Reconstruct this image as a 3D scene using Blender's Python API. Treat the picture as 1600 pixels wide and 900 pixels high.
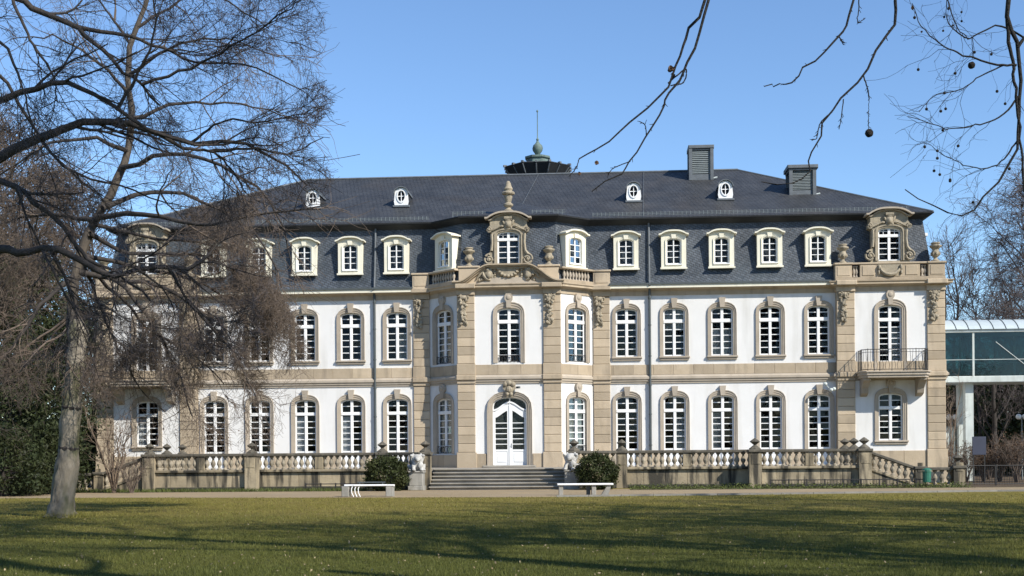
import bpy, bmesh, math, random
import numpy as np
from mathutils import Matrix, Vector
from mathutils.geometry import tessellate_polygon

for o in list(bpy.data.objects): bpy.data.objects.remove(o)
S = bpy.context.scene
COL = S.collection
PI = math.pi
# ------------------------------------------------------------ camera
F = 2000.0; HY = 712.0; EYE = 1.54; DIST = 66.7; ROLL = 0.0078
TH = math.atan(3.6e-5 * F)
VD = Vector((-math.sin(TH), math.cos(TH), 0)); RD = Vector((math.cos(TH), math.sin(TH), 0)); UD = Vector((0, 0, 1))
CAM = -DIST * VD + Vector((0, 0, EYE))
R2 = RD * math.cos(ROLL) - UD * math.sin(ROLL); U2 = UD * math.cos(ROLL) + RD * math.sin(ROLL)
cd = bpy.data.cameras.new('camera'); cam = bpy.data.objects.new('camera', cd); COL.objects.link(cam)
cd.sensor_width = 36; cd.lens = F / 1600 * 36; cd.shift_y = (HY - 450) / 1600; cd.clip_end = 5000; cd.clip_start = 0.1
mw = Matrix.Identity(4)
for i in range(3): mw[i][0] = R2[i]; mw[i][1] = U2[i]; mw[i][2] = -VD[i]; mw[i][3] = CAM[i]
cam.matrix_world = mw
S.camera = cam
def at(px, py, d):                      # a point d metres in front of where the photographer stood
    px, py, d = float(px), float(py), float(d)
    return CAM + d * (VD + R2 * ((px - 800) / F) + U2 * ((HY - py) / F))
# ------------------------------------------------------------ sky, sun, exposure
SUN_AZ = math.radians(52); SUN_EL = math.radians(38)   # azimuth measured from the facade normal towards the right
sdir = Vector((math.sin(SUN_AZ) * math.cos(SUN_EL), -math.cos(SUN_AZ) * math.cos(SUN_EL), math.sin(SUN_EL)))
W = bpy.data.worlds.new('World'); S.world = W; W.use_nodes = True
nt = W.node_tree; bg = nt.nodes['Background']
sky = nt.nodes.new('ShaderNodeTexSky'); sky.sky_type = 'NISHITA'; sky.sun_disc = False
sky.sun_elevation = SUN_EL; sky.sun_rotation = math.atan2(sdir.x, sdir.y)
sky.altitude = 0; sky.air_density = 1.0; sky.dust_density = 0.0; sky.ozone_density = 6.0
nt.links.new(sky.outputs[0], bg.inputs[0]); bg.inputs[1].default_value = 0.127
sl = bpy.data.lights.new('sun', 'SUN'); sl.energy = 4.6; sl.angle = math.radians(0.53); sl.color = (1, 0.945, 0.835)
so = bpy.data.objects.new('sun', sl); COL.objects.link(so); so.rotation_euler = sdir.to_track_quat('Z', 'Y').to_euler()
so.location = (60, -40, 60)
S.view_settings.view_transform = 'Standard'; S.view_settings.look = 'None'; S.view_settings.gamma = 1
S.view_settings.use_curve_mapping = False; S.view_settings.exposure = 0.55
S.render.engine = 'CYCLES'; S.render.resolution_x = 1024; S.render.resolution_y = 576

# ------------------------------------------------------------ materials
MATS = {}
def mat(name, c1, c2=None, scale=2.0, rough=0.85, bump=0.15, bscale=25, rand=0.0, spec=0.3, metal=0.0,
        streak=None, streak_amt=0.0, streak_scale=(3, 3, 0.35), thr=(0.45, 0.7), stretch=(1, 1, 1)):
    m = bpy.data.materials.new(name); m.use_nodes = True; MATS[name] = m
    t = m.node_tree; N = t.nodes; L = t.links; b = N['Principled BSDF']
    geo = N.new('ShaderNodeNewGeometry')
    mp = N.new('ShaderNodeMapping'); mp.inputs['Scale'].default_value = stretch; L.new(geo.outputs['Position'], mp.inputs[0])
    no = N.new('ShaderNodeTexNoise'); no.inputs['Scale'].default_value = scale; no.inputs['Detail'].default_value = 6; no.inputs['Roughness'].default_value = .65
    L.new(mp.outputs[0], no.inputs['Vector'])
    mr = N.new('ShaderNodeMapRange'); mr.inputs[1].default_value = .3; mr.inputs[2].default_value = .7; L.new(no.outputs[0], mr.inputs[0])
    mx = N.new('ShaderNodeMix'); mx.data_type = 'RGBA'
    mx.inputs[6].default_value = (*c1, 1); mx.inputs[7].default_value = (*(c2 or c1), 1); L.new(mr.outputs[0], mx.inputs[0])
    out = mx.outputs[2]
    if streak:
        mp2 = N.new('ShaderNodeMapping'); mp2.inputs['Scale'].default_value = streak_scale; L.new(geo.outputs['Position'], mp2.inputs[0])
        n2 = N.new('ShaderNodeTexNoise'); n2.inputs['Scale'].default_value = 1; n2.inputs['Detail'].default_value = 5; L.new(mp2.outputs[0], n2.inputs['Vector'])
        r2 = N.new('ShaderNodeMapRange'); r2.inputs[1].default_value = thr[0]; r2.inputs[2].default_value = thr[1]; r2.inputs[4].default_value = streak_amt; L.new(n2.outputs[0], r2.inputs[0])
        m2 = N.new('ShaderNodeMix'); m2.data_type = 'RGBA'; m2.inputs[7].default_value = (*streak, 1)
        L.new(r2.outputs[0], m2.inputs[0]); L.new(out, m2.inputs[6]); out = m2.outputs[2]
    if rand:
        oi = N.new('ShaderNodeObjectInfo'); hs = N.new('ShaderNodeHueSaturation')
        r3 = N.new('ShaderNodeMapRange'); r3.inputs[3].default_value = 1 - rand; r3.inputs[4].default_value = 1 + rand; L.new(oi.outputs['Random'], r3.inputs[0])
        L.new(r3.outputs[0], hs.inputs['Value']); L.new(out, hs.inputs['Color']); out = hs.outputs[0]
    L.new(out, b.inputs['Base Color'])
    b.inputs['Roughness'].default_value = rough; b.inputs['Specular IOR Level'].default_value = spec; b.inputs['Metallic'].default_value = metal
    if bump:
        n4 = N.new('ShaderNodeTexNoise'); n4.inputs['Scale'].default_value = bscale; n4.inputs['Detail'].default_value = 4; L.new(mp.outputs[0], n4.inputs['Vector'])
        bp = N.new('ShaderNodeBump'); bp.inputs['Strength'].default_value = bump; bp.inputs['Distance'].default_value = .03
        L.new(n4.outputs[0], bp.inputs['Height']); L.new(bp.outputs[0], b.inputs['Normal'])
    return m
mat('plaster', (.71, .70, .69), (.66, .65, .635), scale=.6, bump=.08, bscale=40, streak=(.46, .445, .41), streak_amt=.6, streak_scale=(1.6, 1.6, .25), thr=(.5, .8))
mat('sandstone', (.445, .362, .265), (.37, .298, .21), scale=1.3, bump=.3, bscale=14, rand=.19, streak=(.15, .125, .10), streak_amt=.65, streak_scale=(2.2, 2.2, .5), thr=(.52, .8))
mat('surround', (.40, .345, .28), (.34, .29, .23), scale=1.6, bump=.2, bscale=18, rand=.10, streak=(.17, .15, .125), streak_amt=.4, streak_scale=(3, 3, .6), thr=(.52, .8))
mat('carving', (.38, .325, .24), (.27, .23, .17), scale=3.5, bump=.5, bscale=22, rand=.06, streak=(.10, .09, .075), streak_amt=.6, streak_scale=(5, 5, 3), thr=(.5, .75))
mat('cream', (.75, .72, .60), (.69, .65, .53), scale=1.5, bump=.05, streak=(.4, .36, .27), streak_amt=.4, streak_scale=(4, 4, .6), thr=(.55, .8))
mat('white_paint', (.80, .80, .80), (.74, .74, .735), scale=2, rough=.5, bump=.03, streak=(.5, .49, .46), streak_amt=.3, streak_scale=(5, 5, 1), thr=(.55, .8))
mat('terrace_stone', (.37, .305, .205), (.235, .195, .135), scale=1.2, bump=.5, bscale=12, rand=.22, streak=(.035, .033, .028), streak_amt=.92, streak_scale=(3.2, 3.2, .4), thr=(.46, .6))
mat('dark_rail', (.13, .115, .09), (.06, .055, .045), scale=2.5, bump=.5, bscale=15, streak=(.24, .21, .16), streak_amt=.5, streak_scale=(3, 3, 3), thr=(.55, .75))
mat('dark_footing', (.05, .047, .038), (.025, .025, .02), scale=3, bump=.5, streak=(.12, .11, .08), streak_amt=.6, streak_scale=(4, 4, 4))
mat('baluster_stone', (.33, .285, .215), (.18, .155, .12), scale=4, bump=.4, bscale=20, rand=.2)
mat('step_stone', (.34, .31, .265), (.24, .22, .19), scale=1.5, bump=.3, rand=.05, streak=(.12, .11, .09), streak_amt=.5, streak_scale=(1, 1, 3))
mat('grey_stone', (.34, .325, .295), (.24, .23, .205), scale=2.5, bump=.3, rand=.05, streak=(.15, .145, .13), streak_amt=.6, streak_scale=(4, 4, .8))
mat('marble', (.50, .49, .465), (.31, .30, .28), scale=6, bump=.3, bscale=30, streak=(.2, .19, .17), streak_amt=.5, streak_scale=(7, 7, 5), thr=(.52, .72))
mat('iron', (.018, .018, .02), (.03, .028, .025), scale=10, rough=.55, bump=.1, spec=.4)
mat('verdigris', (.16, .235, .21), (.09, .12, .115), scale=2.5, rough=.7, bump=.2, streak=(.05, .055, .055), streak_amt=.7, streak_scale=(3, 3, 1.5))
mat('lead', (.13, .145, .16), (.085, .095, .105), scale=3, rough=.6, bump=.1, spec=.4)
mat('louvre', (.20, .225, .23), (.15, .17, .175), scale=3, rough=.6, bump=.1)
mat('zinc_pipe', (.085, .10, .105), (.06, .068, .07), scale=4, rough=.55, bump=.1)
mat('steel_white', (.56, .60, .58), (.47, .51, .49), scale=2, rough=.45, bump=.02, streak=(.3, .32, .3), streak_amt=.5, streak_scale=(4, 4, .7))
mat('roof_panel', (.47, .53, .55), (.40, .45, .47), scale=1.2, rough=.35, bump=.03, spec=.5)
mat('room_shade', (.004, .0035, .0035), (.008, .007, .006), scale=.8, bump=0)  # darkness of unlit rooms put into a near-black colour
mat('curtain', (.62, .64, .66), (.48, .5, .53), scale=9, bump=.3, stretch=(1, 1, .05))
mat('net_curtain', (.17, .18, .175), (.11, .115, .115), scale=6, bump=.2, stretch=(1, 1, .08))
mat('gravel', (.33, .25, .15), (.26, .195, .115), scale=.35, bump=.6, bscale=60, streak=(.24, .20, .155), streak_amt=.6, streak_scale=(.3, 1.2, 1))
mat('kerb', (.25, .235, .21), (.17, .16, .145), scale=3, rand=.12)
mat('leaf_mould', (.11, .075, .045), (.06, .045, .028), scale=3, bump=.8, bscale=20)
mat('soil', (.10, .085, .045), (.05, .06, .02), scale=2.2, bump=.6)
mat('bark_pale', (.27, .235, .185), (.11, .095, .075), scale=3, bump=.9, bscale=12, stretch=(1, 1, .35), streak=(.06, .065, .025), streak_amt=.75, streak_scale=(2.6, 2.6, 1.1), thr=(.48, .66))
mat('near_twig', (.022, .019, .017), (.012, .011, .010), scale=20, bump=.5, bscale=80)
mat('eave_shade_dark_slate', (.02, .022, .025), (.03, .032, .036), scale=3, bump=.1)  # eave shadow put into the colour; also plain dark slate elsewhere
mat('bark_dark', (.058, .048, .042), (.03, .026, .024), scale=6, bump=.6, bscale=30)
mat('bark_brown', (.105, .085, .066), (.05, .042, .035), scale=4, bump=.8, bscale=14, stretch=(1, 1, .4))
mat('twig_brown', (.165, .125, .097), (.09, .070, .058), scale=3, bump=0)
mat('twig_grey', (.13, .105, .10), (.07, .058, .058), scale=3, bump=0)
mat('shrub_stem', (.22, .165, .12), (.13, .095, .07), scale=5, bump=.3)
mat('seed_ball', (.045, .034, .027), (.025, .02, .016), scale=60, bump=1.2, bscale=220)
mat('dead_leaf', (.11, .062, .035), (.06, .035, .022), scale=20, bump=.2)
mat('bin_green', (.025, .15, .10), (.02, .11, .075), scale=5, rough=.45, bump=.05, spec=.5)
mat('globe', (.78, .78, .78), (.72, .72, .72), scale=3, rough=.25, bump=0, spec=.5)
mat('board_grey', (.05, .056, .085), (.042, .047, .07), scale=1, rough=.6, bump=.02)

def leafmat(name, c1, c2, trans=.25):
    m = mat(name, c1, c2, scale=1.1, rough=.6, bump=0, spec=.25)
    t = m.node_tree; N = t.nodes; L = t.links; b = N['Principled BSDF']; out = N['Material Output']
    src = b.inputs['Base Color'].links[0].from_socket
    g = N.new('ShaderNodeNewGeometry'); hs = N.new('ShaderNodeHueSaturation')
    r = N.new('ShaderNodeMapRange'); r.inputs[3].default_value = .55; r.inputs[4].default_value = 1.5
    L.new(g.outputs['Random Per Island'], r.inputs[0]); L.new(r.outputs[0], hs.inputs['Value']); L.new(src, hs.inputs['Color']); L.new(hs.outputs[0], b.inputs['Base Color'])
    tr = N.new('ShaderNodeBsdfTranslucent'); L.new(hs.outputs[0], tr.inputs[0])
    ms = N.new('ShaderNodeMixShader'); ms.inputs[0].default_value = trans; L.new(b.outputs[0], ms.inputs[1]); L.new(tr.outputs[0], ms.inputs[2]); L.new(ms.outputs[0], out.inputs[0])
    return m
leafmat('yew', (.022, .036, .014), (.045, .05, .018))
leafmat('bush_leaf', (.030, .045, .015), (.055, .06, .02))
leafmat('weeds', (.10, .13, .03), (.07, .075, .025))
leafmat('blade', (.235, .20, .055), (.15, .15, .034), .3)
leafmat('litter', (.30, .25, .16), (.20, .14, .08), .1)
leafmat('copper_leaf', (.13, .075, .04), (.09, .055, .035), .3)

def slate(name, w, h, cA, cB, slope):
    m = bpy.data.materials.new(name); m.use_nodes = True; MATS[name] = m
    t = m.node_tree; N = t.nodes; L = t.links; b = N['Principled BSDF']
    g = N.new('ShaderNodeNewGeometry'); sp = N.new('ShaderNodeSeparateXYZ'); L.new(g.outputs['Position'], sp.inputs[0])
    ad = N.new('ShaderNodeMath'); ad.operation = 'ADD'; L.new(sp.outputs[0], ad.inputs[0]); L.new(sp.outputs[1], ad.inputs[1])
    # old-german slating: courses climb slightly
    sk = N.new('ShaderNodeMath'); sk.operation = 'MULTIPLY_ADD'; sk.inputs[1].default_value = slope; L.new(sp.outputs[0], sk.inputs[0]); L.new(sp.outputs[2], sk.inputs[2])
    cb = N.new('ShaderNodeCombineXYZ'); L.new(ad.outputs[0], cb.inputs[0]); L.new(sk.outputs[0], cb.inputs[1])
    br = N.new('ShaderNodeTexBrick'); br.inputs['Scale'].default_value = 1; br.inputs['Brick Width'].default_value = w; br.inputs['Row Height'].default_value = h
    br.inputs['Mortar Size'].default_value = .012; br.inputs['Mortar Smooth'].default_value = .3; br.inputs['Bias'].default_value = 0
    br.inputs['Color1'].default_value = (*cA, 1); br.inputs['Color2'].default_value = (*cB, 1); br.inputs['Mortar'].default_value = (.018, .02, .024, 1)
    L.new(cb.outputs[0], br.inputs['Vector'])
    no = N.new('ShaderNodeTexNoise'); no.inputs['Scale'].default_value = .9; no.inputs['Detail'].default_value = 8; no.inputs['Roughness'].default_value = .7; L.new(g.outputs['Position'], no.inputs['Vector'])
    mr = N.new('ShaderNodeMapRange'); mr.inputs[1].default_value = .3; mr.inputs[2].default_value = .7; mr.inputs[3].default_value = .62; mr.inputs[4].default_value = 1.4; L.new(no.outputs[0], mr.inputs[0])
    hs = N.new('ShaderNodeHueSaturation'); L.new(mr.outputs[0], hs.inputs['Value'])
    nb = N.new('ShaderNodeTexNoise'); nb.inputs['Scale'].default_value = .35; nb.inputs['Detail'].default_value = 6; L.new(g.outputs['Position'], nb.inputs['Vector'])
    rb_ = N.new('ShaderNodeMapRange'); rb_.inputs[1].default_value = .5; rb_.inputs[2].default_value = .75; rb_.inputs[4].default_value = .55; L.new(nb.outputs[0], rb_.inputs[0])
    mb_ = N.new('ShaderNodeMix'); mb_.data_type = 'RGBA'; mb_.inputs[7].default_value = (cA[0]*1.5, cA[1]*1.15, cA[2]*.8, 1) if slope == 0 else (cA[0]*1.1, cA[1]*1.2, cA[2]*1.1, 1)
    L.new(rb_.outputs[0], mb_.inputs[0]); L.new(br.outputs[0], mb_.inputs[6]); L.new(mb_.outputs[2], hs.inputs['Color']); L.new(hs.outputs[0], b.inputs['Base Color'])
    b.inputs['Roughness'].default_value = .55; b.inputs['Specular IOR Level'].default_value = .45
    bp = N.new('ShaderNodeBump'); bp.inputs['Strength'].default_value = .9; bp.inputs['Distance'].default_value = .03; bp.invert = True
    L.new(br.outputs['Fac'], bp.inputs['Height']); 
    b2 = N.new('ShaderNodeBump'); b2.inputs['Strength'].default_value = .4; b2.inputs['Distance'].default_value = .05
    n2 = N.new('ShaderNodeTexNoise'); n2.inputs['Scale'].default_value = 6; L.new(g.outputs['Position'], n2.inputs['Vector']); L.new(n2.outputs[0], b2.inputs['Height']); L.new(bp.outputs[0], b2.inputs['Normal']); L.new(b2.outputs[0], b.inputs['Normal'])
    return m
slate('slate', .21, .13, (.048, .060, .076), (.078, .090, .108), .42)
slate('slate_upper', .22, .075, (.040, .043, .048), (.052, .054, .058), .0)

def glassmat(name, tint, fac):
    m = bpy.data.materials.new(name); m.use_nodes = True; MATS[name] = m
    t = m.node_tree; N = t.nodes; L = t.links; N.remove(N['Principled BSDF']); out = N['Material Output']
    tr = N.new('ShaderNodeBsdfTransparent'); tr.inputs[0].default_value = (*tint, 1)
    gl = N.new('ShaderNodeBsdfGlossy'); gl.inputs['Roughness'].default_value = .03; gl.inputs['Color'].default_value = (.9, .95, 1, 1)
    fr = N.new('ShaderNodeFresnel'); fr.inputs[0].default_value = 1.5
    mu = N.new('ShaderNodeMath'); mu.operation = 'MULTIPLY'; mu.inputs[1].default_value = fac; mu.use_clamp = True; L.new(fr.outputs[0], mu.inputs[0])
    g = N.new('ShaderNodeNewGeometry'); no = N.new('ShaderNodeTexNoise'); no.inputs['Scale'].default_value = 3; L.new(g.outputs['Position'], no.inputs['Vector'])
    bp = N.new('ShaderNodeBump'); bp.inputs['Strength'].default_value = .12; bp.inputs['Distance'].default_value = .02; L.new(no.outputs[0], bp.inputs['Height']); L.new(bp.outputs[0], gl.inputs['Normal'])
    ms = N.new('ShaderNodeMixShader'); L.new(mu.outputs[0], ms.inputs[0]); L.new(tr.outputs[0], ms.inputs[1]); L.new(gl.outputs[0], ms.inputs[2]); L.new(ms.outputs[0], out.inputs[0])
glassmat('glass', (.72, .74, .74), .35)
glassmat('teal_glass', (.38, .52, .52), .9)

def lush_shade(t, src):                      # greener away from the dry path margin, darkened further for tree-crown shadow
    N = t.nodes; L = t.links; g = N.new('ShaderNodeNewGeometry'); s = N.new('ShaderNodeSeparateXYZ'); L.new(g.outputs['Position'], s.inputs[0])
    n = N.new('ShaderNodeTexNoise'); n.inputs['Scale'].default_value = .22; n.inputs['Detail'].default_value = 6; L.new(g.outputs['Position'], n.inputs['Vector'])
    a = N.new('ShaderNodeMath'); a.operation = 'MULTIPLY_ADD'; a.inputs[1].default_value = 26; L.new(n.outputs[0], a.inputs[0]); L.new(s.outputs[1], a.inputs[2])
    r = N.new('ShaderNodeMapRange'); r.inputs[1].default_value = -15; r.inputs[2].default_value = -35; r.inputs[4].default_value = .82; L.new(a.outputs[0], r.inputs[0])
    m = N.new('ShaderNodeMix'); m.data_type = 'RGBA'; m.inputs[7].default_value = (.076, .090, .021, 1); L.new(r.outputs[0], m.inputs[0]); L.new(src, m.inputs[6]); return m.outputs[2]
_b = MATS['blade'].node_tree
for _n in _b.nodes:
    if _n.type == 'HUE_SAT': _s = _n.inputs['Color'].links[0].from_socket; _b.links.new(lush_shade(_b, _s), _n.inputs['Color']); break
def groundmat():
    m = bpy.data.materials.new('lawn'); m.use_nodes = True; MATS['lawn'] = m
    t = m.node_tree; N = t.nodes; L = t.links; b = N['Principled BSDF']; g = N.new('ShaderNodeNewGeometry')
    def noise(sc, det=5, st=(1, 1, 1)):
        mp = N.new('ShaderNodeMapping'); mp.inputs['Scale'].default_value = st; L.new(g.outputs['Position'], mp.inputs[0])
        n = N.new('ShaderNodeTexNoise'); n.inputs['Scale'].default_value = sc; n.inputs['Detail'].default_value = det; n.inputs['Roughness'].default_value = .7; L.new(mp.outputs[0], n.inputs['Vector']); return n
    r1 = N.new('ShaderNodeMapRange'); r1.inputs[1].default_value = .35; r1.inputs[2].default_value = .65; L.new(noise(.18, 6, (.6, 1, 1)).outputs[0], r1.inputs[0])
    m1 = N.new('ShaderNodeMix'); m1.data_type = 'RGBA'; m1.inputs[6].default_value = (.165, .15, .022, 1); m1.inputs[7].default_value = (.205, .17, .052, 1); L.new(r1.outputs[0], m1.inputs[0])
    r2 = N.new('ShaderNodeMapRange'); r2.inputs[1].default_value = .4; r2.inputs[2].default_value = .7; r2.inputs[4].default_value = .8; L.new(noise(2.2, 8).outputs[0], r2.inputs[0])
    m2 = N.new('ShaderNodeMix'); m2.data_type = 'RGBA'; m2.inputs[7].default_value = (.225, .17, .07, 1); L.new(r2.outputs[0], m2.inputs[0]); L.new(m1.outputs[2], m2.inputs[6])
    r3 = N.new('ShaderNodeMapRange'); r3.inputs[1].default_value = .3; r3.inputs[2].default_value = .7; r3.inputs[3].default_value = .6; r3.inputs[4].default_value = 1.35; L.new(noise(9, 8).outputs[0], r3.inputs[0])
    hs = N.new('ShaderNodeHueSaturation'); L.new(r3.outputs[0], hs.inputs['Value']); L.new(lush_shade(t, m2.outputs[2]), hs.inputs['Color']); L.new(hs.outputs[0], b.inputs['Base Color'])
    b.inputs['Roughness'].default_value = 1; b.inputs['Specular IOR Level'].default_value = .05
    bp = N.new('ShaderNodeBump'); bp.inputs['Strength'].default_value = 1; bp.inputs['Distance'].default_value = .06; L.new(noise(25, 4).outputs[0], bp.inputs['Height']); L.new(bp.outputs[0], b.inputs['Normal'])
groundmat()

# ------------------------------------------------------------ mesh helpers
class MB:
    def __init__(s): s.v = []; s.f = []
    def box(s, x0, x1, y0, y1, z0, z1):
        n = len(s.v); s.v += [(x0,y0,z0),(x1,y0,z0),(x1,y1,z0),(x0,y1,z0),(x0,y0,z1),(x1,y0,z1),(x1,y1,z1),(x0,y1,z1)]
        s.f += [tuple(n+i for i in q) for q in ((0,3,2,1),(4,5,6,7),(0,1,5,4),(1,2,6,5),(2,3,7,6),(3,0,4,7))]; return s
    def bbox(s, x0, x1, y0, y1, z0, z1, b=.015):     # box with chamfered front edges (front = -y)
        n = len(s.v)
        s.v += [(x0,y1,z0),(x1,y1,z0),(x1,y1,z1),(x0,y1,z1),(x0,y0+b,z0),(x1,y0+b,z0),(x1,y0+b,z1),(x0,y0+b,z1),(x0+b,y0,z0+b),(x1-b,y0,z0+b),(x1-b,y0,z1-b),(x0+b,y0,z1-b)]
        for q in ((0,3,2,1),(8,9,10,11),(4,5,9,8),(5,6,10,9),(6,7,11,10),(7,4,8,11),(0,1,5,4),(1,2,6,5),(2,3,7,6),(3,0,4,7)): s.f.append(tuple(n+i for i in q))
        return s
    def prism(s, pts, y0, y1):                       # polygon in xz extruded along y
        n = len(s.v); k = len(pts)
        s.v += [(x,y0,z) for x,z in pts] + [(x,y1,z) for x,z in pts]
        tri = tessellate_polygon([[Vector((x,z,0)) for x,z in pts]])
        for a,b,c in tri: s.f.append((n+a,n+b,n+c)); s.f.append((n+k+c,n+k+b,n+k+a))
        for i in range(k): j=(i+1)%k; s.f.append((n+i,n+k+i,n+k+j,n+j))
        return s
    def lathe(s, prof, c=(0,0,0), seg=12, cap=True):
        n = len(s.v)
        for r,z in prof:
            for i in range(seg):
                a = 2*PI*i/seg; s.v.append((c[0]+r*math.cos(a), c[1]+r*math.sin(a), c[2]+z))
        for k in range(len(prof)-1):
            for i in range(seg):
                j=(i+1)%seg; s.f.append((n+k*seg+i,n+k*seg+j,n+(k+1)*seg+j,n+(k+1)*seg+i))
        if cap:
            s.f.append(tuple(n+i for i in reversed(range(seg)))); m=n+(len(prof)-1)*seg; s.f.append(tuple(m+i for i in range(seg)))
        return s
    def ell(s, c, r, seg=10, rings=7, rot=None):
        n = len(s.v); R = rot or Matrix.Identity(3)
        for k in range(rings+1):
            t = PI*k/rings
            for i in range(seg):
                a=2*PI*i/seg; p = R @ Vector((r[0]*math.sin(t)*math.cos(a), r[1]*math.sin(t)*math.sin(a), r[2]*math.cos(t)))
                s.v.append((c[0]+p.x,c[1]+p.y,c[2]+p.z))
        for k in range(rings):
            for i in range(seg):
                j=(i+1)%seg; s.f.append((n+k*seg+i,n+(k+1)*seg+i,n+(k+1)*seg+j,n+k*seg+j))
        return s
    def tube(s, pts, r, seg=6):
        pts=[Vector(p) for p in pts]; n=len(s.v); m=len(pts); rs = r if isinstance(r,(list,tuple)) else [r]*m
        for i,p in enumerate(pts):
            t=(pts[min(i+1,m-1)]-pts[max(i-1,0)]).normalized(); ref=Vector((0,0,1)) if abs(t.z)<.9 else Vector((1,0,0))
            u=t.cross(ref).normalized(); w=t.cross(u)
            for k in range(seg):
                a=2*PI*k/seg; q=p+(u*math.cos(a)+w*math.sin(a))*rs[i]; s.v.append(tuple(q))
        for i in range(m-1):
            for k in range(seg):
                j=(k+1)%seg; s.f.append((n+i*seg+k,n+i*seg+j,n+(i+1)*seg+j,n+(i+1)*seg+k))
        s.f.append(tuple(n+k for k in range(seg))); s.f.append(tuple(n+(m-1)*seg+k for k in reversed(range(seg))))
        return s
    def sweep(s, path, prof):                        # profile (outward, z) mitred along a plan path walked left to right
        n=len(s.v); P=[Vector(p) for p in path]; m=len(P); k=len(prof)
        for i in range(m):
            ds=[]
            if i>0: ds.append((P[i]-P[i-1]).normalized())
            if i<m-1: ds.append((P[i+1]-P[i]).normalized())
            ns=[Vector((d.y,-d.x)) for d in ds]; nn=sum(ns,Vector((0,0))).normalized(); sc=1/max(.3,nn.dot(ns[0]))
            for o,z in prof: q=P[i]+nn*o*sc; s.v.append((q.x,q.y,z))
        for i in range(m-1):
            for j in range(k-1): a=n+i*k+j; s.f.append((a,a+1,a+k+1,a+k))
        s.f.append(tuple(n+j for j in reversed(range(k)))); s.f.append(tuple(n+(m-1)*k+j for j in range(k)))
        return s
    def holed(s, x0, x1, z0, z1, holes, y=0.0):      # flat wall sheet in the xz plane with openings
        loops=[[Vector((x0,z0,0)),Vector((x1,z0,0)),Vector((x1,z1,0)),Vector((x0,z1,0))]]+[[Vector((a,b,0)) for a,b in h] for h in holes]
        n=len(s.v)
        for lp in loops: s.v += [(p.x,y,p.y) for p in lp]
        for t in tessellate_polygon(loops): s.f.append(tuple(n+i for i in t))
        return s
    def mesh(s, name, material, smooth=False):
        me=bpy.data.meshes.new(name); me.from_pydata(s.v,[],s.f)
        bm=bmesh.new(); bm.from_mesh(me); bmesh.ops.recalc_face_normals(bm,faces=bm.faces); bm.to_mesh(me); bm.free()
        if material: me.materials.append(MATS[material])
        if smooth:
            me.polygons.foreach_set('use_smooth',[True]*len(me.polygons))
            try: me.set_sharp_from_angle(angle=math.radians(40))
            except Exception: pass
        me.update(); return me
    def build(s, name, material, parent=None, M=None, smooth=False): return obj(name, s.mesh(name, material, smooth), parent, M)
def obj(name, data, parent=None, M=None):
    o=bpy.data.objects.new(name,data); COL.objects.link(o)
    if parent is not None: o.parent=parent
    if M is not None: o.matrix_local = M if isinstance(M,Matrix) else Matrix.Translation(Vector(M))
    return o
def thing(name, label, cat, loc=(0,0,0), group=None, rz=0.0):
    o=bpy.data.objects.new(name,None); COL.objects.link(o); o.location=loc; o.rotation_euler=(0,0,rz); o.empty_display_size=.2
    o['label']=label; o['category']=cat
    if group: o['group']=group
    return o
def tag(o,label,cat,group=None,kind=None):
    if label: o['label']=label
    if cat: o['category']=cat
    if group: o['group']=group
    if kind: o['kind']=kind
    return o
def struct(name, mb, material):
    o=mb.build(name,material); o['kind']='structure'; return o
def outline(w,z0,zs,zc,n=10,p=2.3):
    a=w/2; pts=[(-a,z0)]
    for i in range(n+1):
        t=PI*i/n; c=math.cos(t); sn=math.sin(t)
        pts.append((-a*math.copysign(abs(c)**(2/p),c), zs+(zc-zs)*sn**(2/p)))
    pts.append((a,z0)); return pts
def npmesh(name, V, faces, material, smooth=False):      # V (n,3), faces (m,k) all the same size
    me=bpy.data.meshes.new(name); V=np.ascontiguousarray(V,np.float32); Fc=np.ascontiguousarray(faces,np.int32); m,k=Fc.shape
    me.vertices.add(len(V)); me.vertices.foreach_set('co',V.ravel())
    me.loops.add(m*k); me.loops.foreach_set('vertex_index',Fc.ravel())
    me.polygons.add(m); me.polygons.foreach_set('loop_start',np.arange(0,m*k,k,dtype=np.int32))
    try: me.polygons.foreach_set('loop_total',np.full(m,k,np.int32))
    except Exception: pass
    if smooth: me.polygons.foreach_set('use_smooth',np.ones(m,bool))
    me.materials.append(MATS[material]); me.update(calc_edges=True); me.validate(); return me
# ------------------------------------------------------------ ground
mb=MB(); mb.v=[(-900,-300,0),(900,-300,0),(900,1500,0),(-900,1500,0)]; mb.f=[(0,1,2,3)]; struct('lawn',mb,'lawn')
def sheet(pts,z):
    m=MB(); m.v=[(x,y,z) for x,y in pts]; m.f=[tuple(range(len(pts)))]; return m
struct('gravel_path', sheet([(-60,-16.2),(-14,-17.3),(-6,-18.6),(2,-19.3),(9,-18.2),(20,-15.6),(60,-12.6),(60,-8.6),(21,-9.6),(16,-10.4),(5.9,-10.4),(5.9,-8.6),(-5.9,-8.6),(-5.9,-9.8),(-16,-10.0),(-60,-10.6)],.004),'gravel')
struct('planting_bed', sheet([(5.95,-10.35),(16,-10.35),(19.5,-9.8),(21,-9.3),(21,-6.5),(5.95,-6.5)],.008),'soil')
struct('grass_verge', sheet([(-45,-10.5),(-16,-9.9),(-5.95,-9.75),(-5.95,-6.5),(-45,-6.5)],.008),'soil')
struct('woodland_floor', sheet([(20.98,-9.2),(60,-8.5),(60,40),(22.4,40),(22.4,-1),(20.98,-6.4)],.006),'leaf_mould')
struct('woodland_floor', sheet([(-60,-6.4),(-22.4,-6.4),(-22.4,40),(-60,40)],.006),'leaf_mould')
kp=[(3,-19.25),(9,-18.2),(20,-15.6),(60,-12.6)]
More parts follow.
